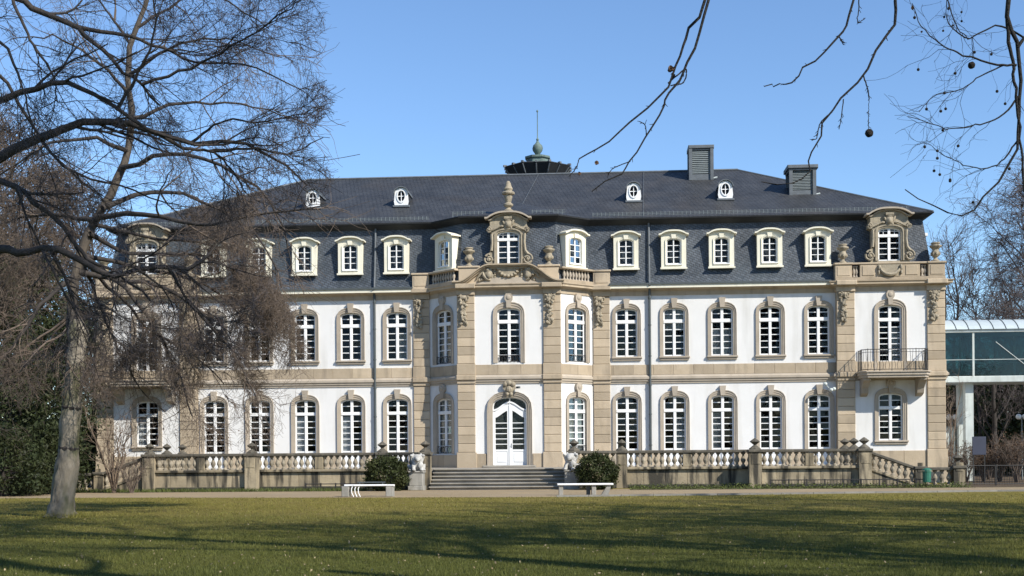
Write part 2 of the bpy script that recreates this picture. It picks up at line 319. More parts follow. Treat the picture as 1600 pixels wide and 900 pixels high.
ks=thing('kerb','low grey stone kerb edging the lawn along the right path','kerb',(3,-19.25,0))
for (a,b) in zip(kp[:-1],kp[1:]):
    va=Vector(a); vb=Vector(b); L=(vb-va).length; n=max(1,int(L/1.2)); ang=math.atan2(vb.y-va.y,vb.x-va.x)
    if a[0]>=20: n=10; L=12
    km=MB().box(.01,L/n-.01,-.06,.06,-.05,.07).mesh('kerb_stone','kerb')
    for i in range(n):
        p=va+(vb-va).normalized()*(L*i/n); obj('kerb_stone',km,ks,Matrix.Translation((p.x-3,p.y+19.25,0))@Matrix.Rotation(ang,4,'Z'))

# ------------------------------------------------------------ the palace
PAL=thing('palace','long white baroque palace with sandstone trim and blue-grey slate mansard roof','palace',(0,0,0))
CY=-1.5; CW=2.65; BX=4.25; PY=-.3; PX0=16.65; PX1=22.05; WX=[6.0,8.45,10.9,13.35,15.8]; PC=19.33
BANG=math.atan2(1.5,1.6); BL=math.hypot(1.5,1.6)
def frame(x,y,a=0): return Matrix.Translation((x,y,0))@Matrix.Rotation(a,4,'Z')
FR_C=frame(0,CY); FR_BR=frame((CW+BX)/2,CY/2,BANG); FR_BL=frame(-(CW+BX)/2,CY/2,-BANG)
# opening types: w,z0,spring,crown,transom lo,hi,rows top,bottom,panel top,surround width,sill?
TY=dict(
 A=dict(w=1.12,z0=6.61,zs=8.93,zc=9.12,t0=8.33,t1=8.52,rt=2,rb=5,panel=None,sw=.18,sill=1),
 B=dict(w=1.15,z0=1.00,zs=4.38,zc=4.58,t0=3.73,t1=3.90,rt=2,rb=6,panel=1.78,sw=.18,sill=0),
 C=dict(w=1.22,z0=2.17,zs=4.38,zc=4.57,t0=3.74,t1=3.91,rt=2,rb=5,panel=None,sw=.2,sill=1),
 D=dict(w=1.18,z0=5.70,zs=8.85,zc=9.05,t0=8.22,t1=8.40,rt=2,rb=7,panel=6.15,sw=.22,sill=0),
 E=dict(w=1.18,z0=6.28,zs=8.88,zc=9.07,t0=8.28,t1=8.47,rt=2,rb=6,panel=None,sw=.22,sill=0),
 F=dict(w=1.22,z0=6.30,zs=8.88,zc=9.09,t0=8.28,t1=8.47,rt=2,rb=6,panel=None,sw=.2,sill=0),
 G=dict(w=1.22,z0=1.66,zs=4.32,zc=4.52,t0=3.70,t1=3.88,rt=2,rb=6,panel=None,sw=.2,sill=0))
def ring(mb,inner,outer,prof):
    n=len(mb.v); k=len(prof); m=len(inner)
    for (ax,az),(bx,bz) in zip(inner,outer):
        for f,y in prof: mb.v.append((ax+(bx-ax)*f,y,az+(bz-az)*f))
    for i in range(m-1):
        for j in range(k-1): a=n+i*k+j; mb.f.append((a,a+1,a+k+1,a+k))
    return mb
SPROF=[(0,.24),(0,-.03),(.4,-.03),(.42,-.055),(.82,-.055),(.85,-.085),(1,-.085),(1,.02)]
KEYP=[(-.11,-.04),(-.17,.48),(.17,.48),(.11,-.04)]
for k,t in TY.items():
    w,z0,zs,zc=t['w'],t['z0'],t['zs'],t['zc']; b=.08; mu=.075
    m=MB(); ring(m,outline(w-2*b,z0+b,zs-.02,zc-b),outline(w+.04,z0,zs,zc+.02),[(0,.2),(0,.13),(1,.13)])
    m.box(-w/2+.004,w/2-.004,.128,.2,z0,z0+b)
    m.bbox(-mu,mu,.10,.198,z0+.003,zc-.04); m.bbox(-w/2+.002,w/2-.002,.085,.196,t['t0'],t['t1'],.02)
    panes=[]
    zb=(t['panel'] or z0)+b
    if t['panel']:
        for sg in (-1,1):
            xa,xb=sorted((sg*mu,sg*(w/2-b))); m.box(xa-.01,xb+.01,.15,.19,z0+b-.01,t['panel']); m.bbox(xa+.06,xb-.06,.135,.16,z0+b+.08,t['panel']-.08)
            m.box(xa-.01,xb+.01,.132,.194,t['panel']-.002,zb)
    for (za,zt,n) in ((zb,t['t0'],t['rb']),(t['t1'],zc-b+.02,t['rt'])):
        h=(zt-za)/n
        for i in range(n):
            for sg in (-1,1):
                xa,xb=sorted((sg*mu,sg*(w/2-b)))
                if i: m.box(xa-.003,xb+.003,.145,.192,za+h*i-.02,za+h*i+.02)
                panes.append(((xa+xb)/2,za+h*(i+.5),xb-xa+.01,h+.01))
    t['frame']=m.mesh('window_frame','white_paint'); t['panes']=panes
    t['pm']={}
    for p in panes:
        q=(round(p[2],3),round(p[3],3))
        if q not in t['pm']: t['pm'][q]=MB().box(-q[0]/2,q[0]/2,-.003,.003,-q[1]/2,q[1]/2).mesh('pane','glass')
    sw=t['sw']
    m=MB(); ring(m,outline(w,z0,zs,zc),outline(w+2*sw,z0,zs-.16,zc+sw+.08,p=2.5),SPROF); t['sur']=m.mesh('surround','surround')
    m=MB().bbox(-w/2-sw-.05,w/2+sw+.05,-.15,.22,z0-.1,z0+.002,.02); m.bbox(-w/2-sw,w/2+sw,-.09,.02,z0-.2,z0-.1,.01); t['sil']=m.mesh('sill','surround')
    t['key']=MB().prism([(x,zc+sw+z) for x,z in [(-.105,-.2),(-.165,.3),(.165,.3),(.105,-.2)]],-.16,.02).mesh('keystone','surround')
    t['key2']=None
PANE=[0]; REST=MB()
def put_panes(win,M,panes,pm,y,dx=0,dz=0,rng=random.Random(5)):
    for (x,z,pw,ph) in panes:
        L=Matrix.Translation((x,y,z))@Matrix.Rotation(rng.uniform(-.03,.03),4,'Z')@Matrix.Rotation(rng.uniform(-.02,.02),4,'X')
        if PANE[0]<300: obj('pane',pm[(round(pw,3),round(ph,3))],win,L); PANE[0]+=1
        else:
            n=len(REST.v); G=M@L
            for c in ((-1,-1),(1,-1),(1,1),(-1,1)): REST.v.append(tuple(G@Vector((c[0]*pw/2,0,c[1]*ph/2))))
            REST.f.append((n,n+1,n+2,n+3))
HOLES={}
curt_cache={}
def window(k,M,sec,lx,curtain=None,orn=False):
    """sec = wall section the hole goes into, lx = its position along that wall"""
    t=TY[k]; o=obj('window',t['frame'],PAL,M)
    obj('surround',t['sur'],o); 
    if t['sill']: obj('sill',t['sil'],o)
    if orn:
        if 'keyo' not in t:
            m=MB(); zc=t['zc']; m.prism([(-.11,zc),(-.12,zc+.3),(-.2,zc+.42),(-.21,zc+.58),(-.13,zc+.72),(.13,zc+.72),(.21,zc+.58),(.2,zc+.42),(.12,zc+.3),(.11,zc)],-.17,.02)
            m.ell((0,-.17,zc+.52),(.13,.05,.13),8,5); t['keyo']=m.mesh('keystone','surround')
        obj('keystone',t['keyo'],o)
    else: obj('keystone',t['key'],o)
    put_panes(o,M,t['panes'],t['pm'],.168)
    if curtain:
        key=(k,curtain)
        if key not in curt_cache:
            m=MB(); w=t['w']; zz0=(t['panel'] or t['z0'])+.05; zt=t['zc']
            def drape(xa,xb,za,zb_,ph):
                n=len(m.v); q=24
                for i in range(q+1):
                    x=xa+(xb-xa)*i/q; y=.3+.03*math.sin(i*1.9+ph); m.v += [(x,y,za),(x,y+.01,zb_)]
                for i in range(q): a=n+2*i; m.f.append((a,a+2,a+3,a+1))
            if curtain=='full': drape(-w/2,w/2,zz0,zt,0)
            if curtain=='sides': drape(-w/2,-w/2+.28,zz0,zt,0); drape(w/2-.28,w/2,zz0,zt,1)
            if curtain=='low': drape(-w/2,w/2,zz0,zz0+(zt-zz0)*.55,2)
            if curtain=='right': drape(0.02,w/2,zz0,zt-1.1,0)
            if curtain=='left': drape(-w/2,-.02,zz0,zt-.9,3)
            if curtain=='top': drape(-w/2,w/2,zz0+1.3,zt,3)
            curt_cache[key]=m.mesh('curtain','curtain')
        obj('curtain',curt_cache[key],o)
    HOLES.setdefault(sec,[]).append([(lx+x,z) for x,z in outline(t['w']+.06,t['z0'],t['zs'],t['zc']+.03)])
    return o
# right wing first: those panes show largest
cuA={0:None,1:'top',2:'low',3:None,4:None}; cuB={0:None,1:'right',2:'left',3:None,4:None}
for i,x in enumerate(WX):
    window('A',frame(x,0),'WR',x,cuA[i]); window('B',frame(x,0),'WR',x,cuB[i])
window('E',FR_C,'C',0,None,True)
window('F',FR_BR,'BR',0,None,True); window('G',FR_BR,'BR',0,'full',True)
window('D',frame(PC,PY),'PR',PC,'right',True); window('C',frame(PC,PY),'PR',PC,None,True)
window('F',FR_BL,'BL',0,'low',True); window('G',FR_BL,'BL',0,'full',True)
for i,x in enumerate(WX):
    window('A',frame(-x,0),'WL',-x,['right',None,None,None,None][i]); window('B',frame(-x,0),'WL',-x,[None,'left','left',None,None][i])
window('D',frame(-PC,PY),'PL',-PC,'sides',True); window('C',frame(-PC,PY),'PL',-PC,'left',True)
# the entrance door
DZ0,DZS,DZC,DW=1.05,4.05,4.52,1.74
dm=MB()
for sg in (-1,1):
    xa,xb=sorted((sg*.012,sg*(DW/2-.002)))
    N_=12
    def tz(x): return 4.02+.20*math.cos(PI*min(1,abs(x)/(DW/2)*1.02))-.0   # swept top of the leaves
    # leaf built as stiles, rails, curved head
    dm.box(xa,xa+.12,.13,.2,DZ0,tz(xa)-.05) if sg>0 else dm.box(xb-.12,xb,.13,.2,DZ0,tz(xb)-.05)
    so_,si_=((xb-.13,xb) if sg>0 else (xa,xa+.13)); dm.box(so_,si_,.13,.2,DZ0,tz(xb if sg>0 else xa)-.02)
    pa,pb=(xa+.12,xb-.13) if sg>0 else (xa+.13,xb-.12)
    dm.box(pa-.002,pb+.002,.15,.195,DZ0,1.78); dm.bbox(pa+.06,pb-.06,.132,.16,DZ0+.16,1.68)
    dm.box(pa-.004,pb+.004,.128,.198,1.76,1.86)
    for i in range(1,6): dm.box(pa-.002,pb+.002,.145,.19,1.86+i*.27-.02,1.86+i*.27+.02)
    xs=[pa-.004+(pb-pa+.008)*i/N_ for i in range(N_+1)]
    dm.prism([(x,tz(x)-.36+.0) for x in xs]+[(x,tz(x)) for x in reversed(xs)],.13,.2)
    dm.prism([(x,tz(x)) for x in [xa+(xb-xa)*i/N_ for i in range(N_+1)]]+[(x,tz(x)+.09) for x in [xb+(xa-xb)*i/N_ for i in range(N_+1)]],.09,.21)
ring(dm,outline(DW-.1,DZ0+.02,DZS,DZC-.05),outline(DW+.04,DZ0,DZS,DZC+.02),[(0,.21),(0,.12),(1,.12)])
dm.box(-.035,.035,.10,.2,DZ0,4.1); dm.box(-.03,.03,.11,.2,4.1,4.5)
door=dm.build('door','white_paint',PAL,FR_C); door['label']='white double entrance door with glazed upper panels under a swept transom'
m=MB(); ring(m,outline(DW,DZ0,DZS,DZC),outline(DW+.56,DZ0,DZS-.2,DZC+.3,p=2.5),[(0,.24),(0,-.02),(.3,-.02),(.32,-.06),(.62,-.06),(.65,-.09),(.9,-.09),(.92,-.12),(1,-.12),(1,.02)]); m.build('surround','surround',door)
HOLES.setdefault('C',[]).append(outline(DW+.06,DZ0,DZS,DZC+.03))
for sg in (-1,1):
    xc=sg*.44
    dpn=MB().box(-.31,.31,-.003,.003,-.135,.135).mesh('pane','glass')
    for i in range(5): obj('pane',dpn,door,(xc,.17,1.995+i*.27))
    MB().box(-.31,.31,-.003,.003,-.25,.25).build('pane','glass',door,(xc,.17,3.46))
    MB().box(-.4,.4,-.003,.003,-.28,.28).build('transom_pane','glass',door,(xc,.19,4.3))
MB().ell((.075,.08,2.05),(.02,.05,.02),8,5).box(.06,.09,.11,.13,1.93,2.17).build('handle','lead',door)
MB().box(-.84,.84,.3,.31,1.8,4.5).build('net_curtain','net_curtain',door)
m=MB(); zc=DZC+.1
m.prism([(-.16,zc-.1),(-.2,zc+.2),(-.33,zc+.35),(-.3,zc+.62),(-.12,zc+.78),(.14,zc+.8),(.3,zc+.6),(.33,zc+.35),(.2,zc+.2),(.16,zc-.1)],-.18,.02)
for p in ((-.2,.55,.13),(.2,.55,.13),(0,.3,.17),(0,.62,.14),(-.1,.05,.1),(.1,.05,.1)): m.ell((p[0],-.18,zc+p[1]),(p[2],.1,p[2]),8,6)
m.build('cartouche','carving',door)
m=MB().box(-.05,.05,-.32,-.06,0,.1); m.box(-.015,.015,-.06,.02,.02,.06); m.build('security_camera','zinc_pipe',PAL,FR_C@Matrix.Translation((.36,-.1,4.95))@Matrix.Rotation(.6,4,'Z'))
# plaster walls (real openings), one sheet per section
def wall(sec,x0,x1,M=None): MB().holed(x0,x1,0,10.3,HOLES.get(sec,[])).build('wall','plaster',PAL,M)
wall('WR',BX,PX0+.05,frame(0,0)); wall('WL',-PX0-.05,-BX,frame(0,0)); wall('PR',PX0,PX1,frame(0,PY)); wall('PL',-PX1,-PX0,frame(0,PY))
wall('C',-CW,CW,FR_C); wall('BR',-BL/2,BL/2,FR_BR); wall('BL',-BL/2,BL/2,FR_BL)
m=MB()
for s in (-1,1): m.box(min(s*(PX1-.02),s*(PX1-.3)),max(s*(PX1-.02),s*(PX1-.3)),PY+.02,16,0,10.3)
m.box(-PX1,PX1,15.8,16.1,0,10.3); m.build('rear_wall','plaster',PAL)
m=MB()
for s in (-1,1):
    m.v+=[(s*PX0,PY,0),(s*PX0,.01,0),(s*PX0,.01,10.3),(s*PX0,PY,10.3)]; n=len(m.v)-4; m.f.append((n,n+1,n+2,n+3))
m.build('return_wall','sandstone',PAL)
m=MB().box(-PX1+.35,PX1-.35,1.6,1.7,0,10.3); m.box(-PX1+.32,PX1-.32,.45,1.6,5.3,5.4); m.box(-PX1+.32,PX1-.32,.45,1.6,.7,.8); m.build('room_shade_sheets','room_shade',PAL)  # added near-black sheets stand for the dim rooms behind the panes
FOOT=[(-PX1,15.9),(-PX1,PY),(-PX0,PY),(-PX0,0),(-BX,0),(-CW,CY),(CW,CY),(BX,0),(PX0,0),(PX0,PY),(PX1,PY),(PX1,15.9)]
# string course and main cornice
MB().sweep(FOOT,[(0,5.22),(.05,5.22),(.05,5.30),(.10,5.33),(.10,5.40),(.16,5.45),(.16,5.56),(.11,5.60),(.07,5.66),(0,5.66)]).build('string_course','surround',PAL)
MB().sweep(FOOT,[(0,9.76),(.05,9.76),(.05,9.98),(.12,10.02),(.12,10.05),(0,10.05)]).build('cornice_frieze','sandstone',PAL)
WING_R=[(BX+.62,0),(PX0-.25,0)]
MB().sweep(FOOT,[(0,10.04),(.16,10.04),(.20,10.08),(.34,10.10),(.34,10.18),(.40,10.24),(.40,10.27),(0,10.30)]).build('cornice','sandstone',PAL)
for s in (-1,1):
    xa,xb=sorted((s*(BX+.85),s*(PX0-.28)))
    MB().box(xa,xb,-.44,-.02,10.105,10.262).build('cornice_fascia','cream',PAL)
    MB().box(xa-.0,xb+.0,-.50,-.0,10.265,10.36).build('gutter','zinc_pipe',PAL)
# frieze band stones above the string course
def band(x0,x1,M,y,n,z0=5.665,z1=6.19,name='band_stone',mt='sandstone'):
    w=(x1-x0)/n; me=MB().bbox(.004,w-.004,-.05,.02,z0,z1,.012).mesh(name,mt)
    for i in range(n): obj(name,me,PAL,M@Matrix.Translation((x0+i*w,y,0)))
for s in (-1,1):
    xa,xb=sorted((s*(BX+.0),s*PX0)); band(xa,xb,frame(0,0),0,12)
    xa,xb=sorted((s*(PX0+.9),s*(PX1-.9))); band(xa,xb,frame(0,PY),0,3)
band(-CW+.9,CW-.9,FR_C,0,3); band(-BL/2,BL/2,FR_BR,0,2); band(-BL/2,BL/2,FR_BL,0,2)
# plinth stones
def plinth(x0,x1,M,n,z1=1.65):
    w=(x1-x0)/n; me=MB().bbox(.004,w-.004,-.07,.02,.0,z1,.015).mesh('plinth_stone','sandstone')
    for i in range(n): obj('plinth_stone',me,PAL,M@Matrix.Translation((x0+i*w,0,0)))
for s in (-1,1):
    eds=[BX+.02]+sum([[x-.76,x+.76] for x in WX],[])+[PX0]
    for a,b in zip(eds[::2],eds[1::2]):
        if b-a>.1: xa,xb=sorted((s*a,s*b)); plinth(xa,xb,frame(0,0),1)
    xa,xb=sorted((s*(PX0+.9),s*(PX1-.9))); plinth(xa,xb,frame(0,PY),3)
plinth(-CW+.9,-1.18,FR_C,1); plinth(1.18,CW-.9,FR_C,1); plinth(-BL/2,BL/2,FR_BR,2,1.6); plinth(-BL/2,BL/2,FR_BL,2,1.6)
# pilasters of stacked blocks
PILS=[(-CW+.45,CY,.9),(CW-.45,CY,.9)]+[(s*(BX+.45),0,.86) for s in (-1,1)]+[(s*(PX0+.45),PY,.9) for s in (-1,1)]+[(s*(PX1-.45),PY,.9) for s in (-1,1)]
blk={}
for (x,y,w) in PILS:
    for (z0,z1,n) in ((1.72,5.22,8),(6.24,9.74,8)):
        h=(z1-z0)/n; k=(w,round(h,4))
        if k not in blk: blk[k]=MB().bbox(-w/2,w/2,-.085,.02,.006,h-.006,.022).mesh('pilaster_block','sandstone')
        for i in range(n): obj('pilaster_block',blk[k],PAL,(x,y,z0+i*h))
    MB().bbox(-w/2-.06,w/2+.06,-.15,.02,0,1.715,.02).build('pilaster_base','sandstone',PAL,(x,y,0))
    m=MB().bbox(-w/2-.03,w/2+.03,-.12,.02,5.668,6.235,.02); m.bbox(-w/2-.05,w/2+.05,-.22,.02,5.40,5.664,.03); m.bbox(-w/2-.02,w/2+.02,-.14,.02,5.222,5.40,.015)
    m.build('pilaster_band','sandstone',PAL,(x,y,0))
    m=MB().bbox(-w/2-.06,w/2+.06,-.46,.0,10.05,10.29,.03); m.bbox(-w/2-.02,w/2+.02,-.16,.02,9.745,10.045,.02); m.build('cornice_break','sandstone',PAL,(x,y,0))
# carved foliage drops on the pilasters
rg=random.Random(3)
def drop(seed):
    r=random.Random(seed); m=MB()
    m.ell((0,-.13,-.14),(.27,.12,.13),9,6)
    for i in range(46):
        z=-.05-1.45*(i/46); wd=.24*(1-.55*abs(math.sin((z+.1)*2.1)))*(1 if z>-1.1 else .8)
        x=r.uniform(-wd,wd); a=r.uniform(-1.2,1.2); rot=Matrix.Rotation(a,3,'Y')
        m.ell((x,-.12-r.uniform(0,.1),z),(r.uniform(.05,.085),r.uniform(.04,.08),r.uniform(.08,.14)),6,4,rot)
    for sg in (-1,1): m.tube([(sg*.2+.07*math.cos(t)*sg,-.2,-.15+.1*math.sin(t)-t*.012) for t in [i*.6 for i in range(10)]],.04,5)
    return m.mesh('carved_drop','carving',True)
drops=[drop(1),drop(2),drop(7)]
for i,(x,y,w) in enumerate(PILS): obj('carved_drop',drops[i%3],PAL,(x-.1,y,9.75))

# ------------------------------------------------------------ roof
RB=[(-21.6,16.1),(-21.6,.06),(-4.12,.06),(-2.55,-1.36),(2.55,-1.36),(4.12,.06),(21.6,.06),(21.6,16.1)]
def off(path,d):
    P=[Vector(p) for p in path]; out=[]
    for i in range(len(P)):
        ds=[]
        if i>0: ds.append((P[i]-P[i-1]).normalized())
        if i<len(P)-1: ds.append((P[i+1]-P[i]).normalized())
        ns=[Vector((q.y,-q.x)) for q in ds]; nn=sum(ns,Vector((0,0))).normalized(); q=P[i]+nn*d/max(.3,nn.dot(ns[0])); out.append((q.x,q.y))
    return out
ZM0,ZM1=10.3,13.72
RT=off(RB,-.46)
m=MB()
lv=[(0.12,ZM0),(0.0,ZM0+.28),(-.12,ZM0+.9),(-.46,ZM1)]
m.sweep(RB,lv); mans=m.build('mansard_roof','slate',PAL)
EV=off(RB,-.12)
m=MB(); m.sweep(RB,[(-.44,ZM1-.22),(-.36,ZM1-.16),(-.08,ZM1-.05),(-.02,ZM1+.0),(-.02,ZM1+.07),(-.5,ZM1+.09)]); m.build('eave','eave_shade_dark_slate',PAL)  # near-black colour paints in the shadow band below the roof edge
m=MB(); m.sweep(RB,[(-.02,ZM1+.01),(.04,ZM1+.02),(.05,ZM1+.08),(-.01,ZM1+.085)]); m.build('eave_gutter','eave_shade_dark_slate',PAL)  # coloured to merge with the painted eave shadow
RZ=17.9; ER=off(RB,-.0); ze=ZM1+.10; 
yF=ER[1][1]; sl_=(RZ-ze)/(8-yF)
m=MB()
A_=(0,3.1,ze+sl_*(3.1-yF)+.02)
V=[(ER[0][0],16,ze),(ER[1][0],yF,ze),(-12.6,8,RZ),(12.6,8,RZ),(ER[6][0],yF,ze),(ER[7][0],16,ze)]
m.v=V; m.f=[(1,4,3,2),(1,2,0),(4,5,3),(0,2,3,5)]
n=len(m.v); m.v+=[(ER[2][0],yF,ze),(ER[3][0],ER[3][1],ze),(ER[4][0],ER[4][1],ze),(ER[5][0],yF,ze),A_]
m.f+=[(n,n+1,n+4),(n+1,n+2,n+4),(n+2,n+3,n+4)]
m.build('upper_roof','slate_upper',PAL)
m=MB()
m.tube([(-12.6,8,RZ+.02),(12.6,8,RZ+.02)],.07,6)
for s in (-1,1): m.tube([(s*12.6,8,RZ),(s*abs(ER[1][0]),yF,ze)],.06,6)
m.build('ridge_cap','lead',PAL)
# snow guard just above the eave
m=MB()
for (xa,xb) in ((-20.5,-4.3),(-2.9,-1.2),(1.2,2.9),(4.3,20.5)):
    yy=.42 if abs(xa)>4.2 else -.85; zz=ze+.12 if abs(xa)>4.2 else ze+.1
    for k in range(3): m.tube([(xa,yy,zz+.06+k*.07),(xb,yy,zz+.06+k*.07)],.012,4)
    x=xa
    while x<xb: m.box(x-.012,x+.012,yy-.02,yy+.02,zz-.12,zz+.24); x+=.22
m.build('snow_guard','louvre',PAL)
# lightning rods wires
m=MB(); m.tube([(6.9,yF+.05,ze+.06),(7.2,7.9,RZ+.04)],.012,4); m.tube([(.5,2.0,15.0),(1.1,8,RZ+.04)],.012,4); m.build('lightning_wire','lead',PAL)
# down pipes
for x in (-7.16,7.19):
    m=MB().tube([(x,-.12,1.0),(x,-.12,10.0),(x,-.5,10.3)],.065,8)
    for z in (2,3.6,5.1,6.6,8.2,9.6): m.tube([(x,-.12,z),(x,-.12,z+.06)],.085,8)
    m.build('downpipe','zinc_pipe',PAL)
    yy=lambda z: .06+.46*(z-10.58)/(3.14)
    MB().tube([(x,-.12,10.4),(x,yy(11.2)-.1,11.2),(x,yy(13.6)-.1,13.62)],.05,8).build('downpipe','lead',PAL)

# ------------------------------------------------------------ small dormers
def hood_pts(hw,z,rise,t,n=12):
    top=[]; 
    for i in range(n+1):
        x=-hw+2*hw*i/n; u=x/hw; c=max(0,math.cos(u*PI*.56)); top.append((x,z+rise*(1-(1-c)**1.6)*(c>0)))
    return top+[(x,zz-t) for x,zz in reversed(top)]
DO=outline(.74,11.36,12.52,12.69)
md=MB(); md.holed(-.64,.64,11.14,12.98,[DO],-.0)
ring(md,outline(.74,11.36,12.52,12.69),outline(.86,11.30,12.56,12.78),[(0,.14),(0,-.02),(1,-.05),(1,0)])
md.box(-.64,-.55,.001,.9,11.1,12.95); md.box(.55,.64,.001,.9,11.1,12.95); md.box(-.69,.69,-.09,.06,11.10,11.19)
md.prism([(-.64,12.92)]+[(x,z) for x,z in hood_pts(.66,12.88,.2,.1)[:13]]+[(.64,12.92)],-.001,.95)
md.prism([(-.1,12.68),(-.13,12.9),(.13,12.9),(.1,12.68)],-.075,.01)
dmesh=md.mesh('dormer','cream')
hm=MB().prism(hood_pts(.77,12.92,.20,.075),-.19,1.0).prism(hood_pts(.70,12.86,.19,.03),-.06,.6).mesh('hood','cream')
fm=MB(); ring(fm,outline(.64,11.41,12.5,12.64),outline(.76,11.36,12.52,12.70),[(0,.13),(0,.08),(1,.08)]); fm.box(-.372,.372,.075,.13,11.36,11.42); fm.box(-.03,.03,.065,.125,11.37,12.68); fm.box(-.42,.42,-.06,.1,11.31,11.365)
for i in (1,2,3): fm.box(-.33,.33,.085,.122,11.42+i*.305-.017,11.42+i*.305+.017)
fmesh=fm.mesh('window_frame','white_paint')
dp=[(sx*.175,11.42+.305*(i+.5),.3,.305) for i in range(4) for sx in (-1,1)]; dpm={(.3,.305):MB().box(-.15,.15,-.003,.003,-.1525,.1525).mesh('pane','glass')}
dback=MB().box(-.54,.54,.55,.6,11.12,12.9).mesh('shade_backing','room_shade')  # near-black sheet stands for the shade inside the dormer
def dormer(M):
    o=obj('dormer',dmesh,PAL,M); obj('hood',hm,o); f=obj('window_frame',fmesh,o); obj('shade_backing',dback,o)
    put_panes(o,M,dp,dpm,.105)
for x in WX: dormer(frame(x,-.03))
S1=Matrix.Scale(1.08,4,(1,0,0))
dormer(frame(3.42,-.72,BANG)@S1); dormer(frame(-3.42,-.72,-BANG)@S1)
for x in WX: dormer(frame(-x,-.03))
# ------------------------------------------------------------ big stone dormers with volutes
def volute(m,x,z,r,y,sg):
    pts=[]; rs=[]
    for i in range(26):
        t=i/25; a=PI*.5+sg*t*PI*3.2; rr=r*(1-.8*t); pts.append((x+rr*math.cos(a),y-.02-.05*t,z+rr*math.sin(a))); rs.append(.07*(1-.4*t)*r/.3)
    m.tube(pts,rs,6); m.ell((x,y-.05,z),(.3*r,.08,.3*r),8,5); m.lathe([(0,0)],(0,0,0),3,False) if False else None
def stone_dormer(M,label):
    w,z0,zs,zc=1.14,11.3,12.78,12.99
    m=MB(); body=outline(1.9,11.24,13.1,13.55)
    prof=[(-1.0,11.23),(-.97,11.7),(-.86,11.95),(-.84,12.9),(-1.0,13.0),(-1.02,13.2),(-.94,13.3),(-.94,13.64),(-.5,13.8),(0,13.92),(.5,13.8),(.94,13.64),(.94,13.3),(1.02,13.2),(1.0,13.0),(.84,12.9),(.86,11.95),(.97,11.7),(1.0,11.23)]
    loops=[[Vector((a,b,0)) for a,b in prof],[Vector((a,b,0)) for a,b in outline(w,z0,zs,zc)]]
    n=len(m.v)
    for lp in loops: m.v+=[(p.x,0,p.y) for p in lp]
    for t in tessellate_polygon(loops): m.f.append(tuple(n+i for i in t))
    k=len(prof); b0=len(m.v); m.v+=[(x,0,z) for x,z in prof]+[(x,.95,z) for x,z in prof]
    for i in range(k): j=(i+1)%k; m.f.append((b0+i,b0+k+i,b0+k+j,b0+j))
    ring(m,outline(w,z0,zs,zc),outline(w+.3,z0,zs-.02,zc+.15),[(0,.22),(0,-.04),(.5,-.04),(.55,-.09),(1,-.09),(1,.01)])
    o=m.build('stone_dormer','carving',PAL,M); o['label']=label
    h=MB().prism(hood_pts(1.19,13.69,.30,.085,18),-.30,1.2).prism(hood_pts(1.02,13.60,.29,.06,18),-.12,1.1); h.build('hood','surround',o)
    for sg in (-1,1):
        v=MB(); volute(v,sg*.98,11.55,.27,-.06,-sg); v.tube([(sg*(.98+.02),-.06,11.8),(sg*.86,-.06,12.0),(sg*.82,-.06,12.4),(sg*.84,-.06,12.85)],[.1,.08,.07,.08],6); v.build('volute','carving',o,None,True)
        v=MB(); volute(v,sg*.99,13.06,.15,-.05,sg); v.tube([(sg*.9,-.05,13.02),(sg*.68,-.07,13.1),(sg*.48,-.08,13.2),(sg*.3,-.09,13.28)],[.045,.045,.04,.03],6); v.build('volute','carving',o,None,True)
    c=MB(); c.ell((0,-.08,13.36),(.2,.11,.24),10,7); c.ell((0,-.15,13.32),(.11,.08,.15),9,6); c.box(-.2,.2,-.2,-.02,13.6,13.72); c.ell((0,-.1,13.56),(.2,.09,.08),9,6)
    for sg in (-1,1): c.ell((sg*.22,-.07,13.42),(.07,.07,.17),7,5,Matrix.Rotation(sg*.5,3,'Y')); c.ell((sg*.33,-.06,13.24),(.12,.06,.06),7,5); c.ell((sg*.15,-.07,13.16),(.06,.05,.09),7,5)
    c.build('cartouche','carving',o,None,True)
    f=MB(); ring(f,outline(w-.16,z0+.06,zs,zc-.08),outline(w+.04,z0,zs,zc+.02),[(0,.18),(0,.1),(1,.1)]); f.box(-w/2,w/2,.1,.18,z0,z0+.07); f.box(-.065,.065,.08,.175,z0+.002,zc-.04); f.bbox(-w/2+.002,w/2-.002,.06,.17,12.5,12.65)
    for i in (1,2,3): f.box(-w/2+.07,w/2-.07,.12,.165,z0+.07+i*.2825-.018,z0+.07+i*.2825+.018)
    f.box(-w/2+.07,w/2-.07,.12,.165,12.80,12.83)
    for sg in (-1,1): f.box(sg*.28-.014,sg*.28+.014,.12,.164,12.6,12.95)
    f.build('window_frame','white_paint',o)
    pp=[(sg*.28,z0+.07+.2825*(i+.5),.44,.29) for i in range(4) for sg in (-1,1)]+[(sg*.28,12.81,.44,.36) for sg in (-1,1)]
    pm={(.44,.29):MB().box(-.22,.22,-.003,.003,-.145,.145).mesh('pane','glass'),(.44,.36):MB().box(-.22,.22,-.003,.003,-.18,.18).mesh('pane','glass')}
    for (x,z,a,b) in pp: obj('pane',pm[(a,b)],o,(x,.145,z))
    MB().box(-.62,.62,.6,.65,11.25,13.1).build('shade_backing','room_shade',o)  # added dark sheet, shade behind the stone dormer window
    return o
stone_dormer(frame(0,-1.42),'large carved stone dormer crowned by an urn finial above the entrance')
stone_dormer(frame(PC,-.28),'large carved stone dormer on the right-hand corner bay')
stone_dormer(frame(-PC,-.28),'large carved stone dormer on the left-hand corner bay')
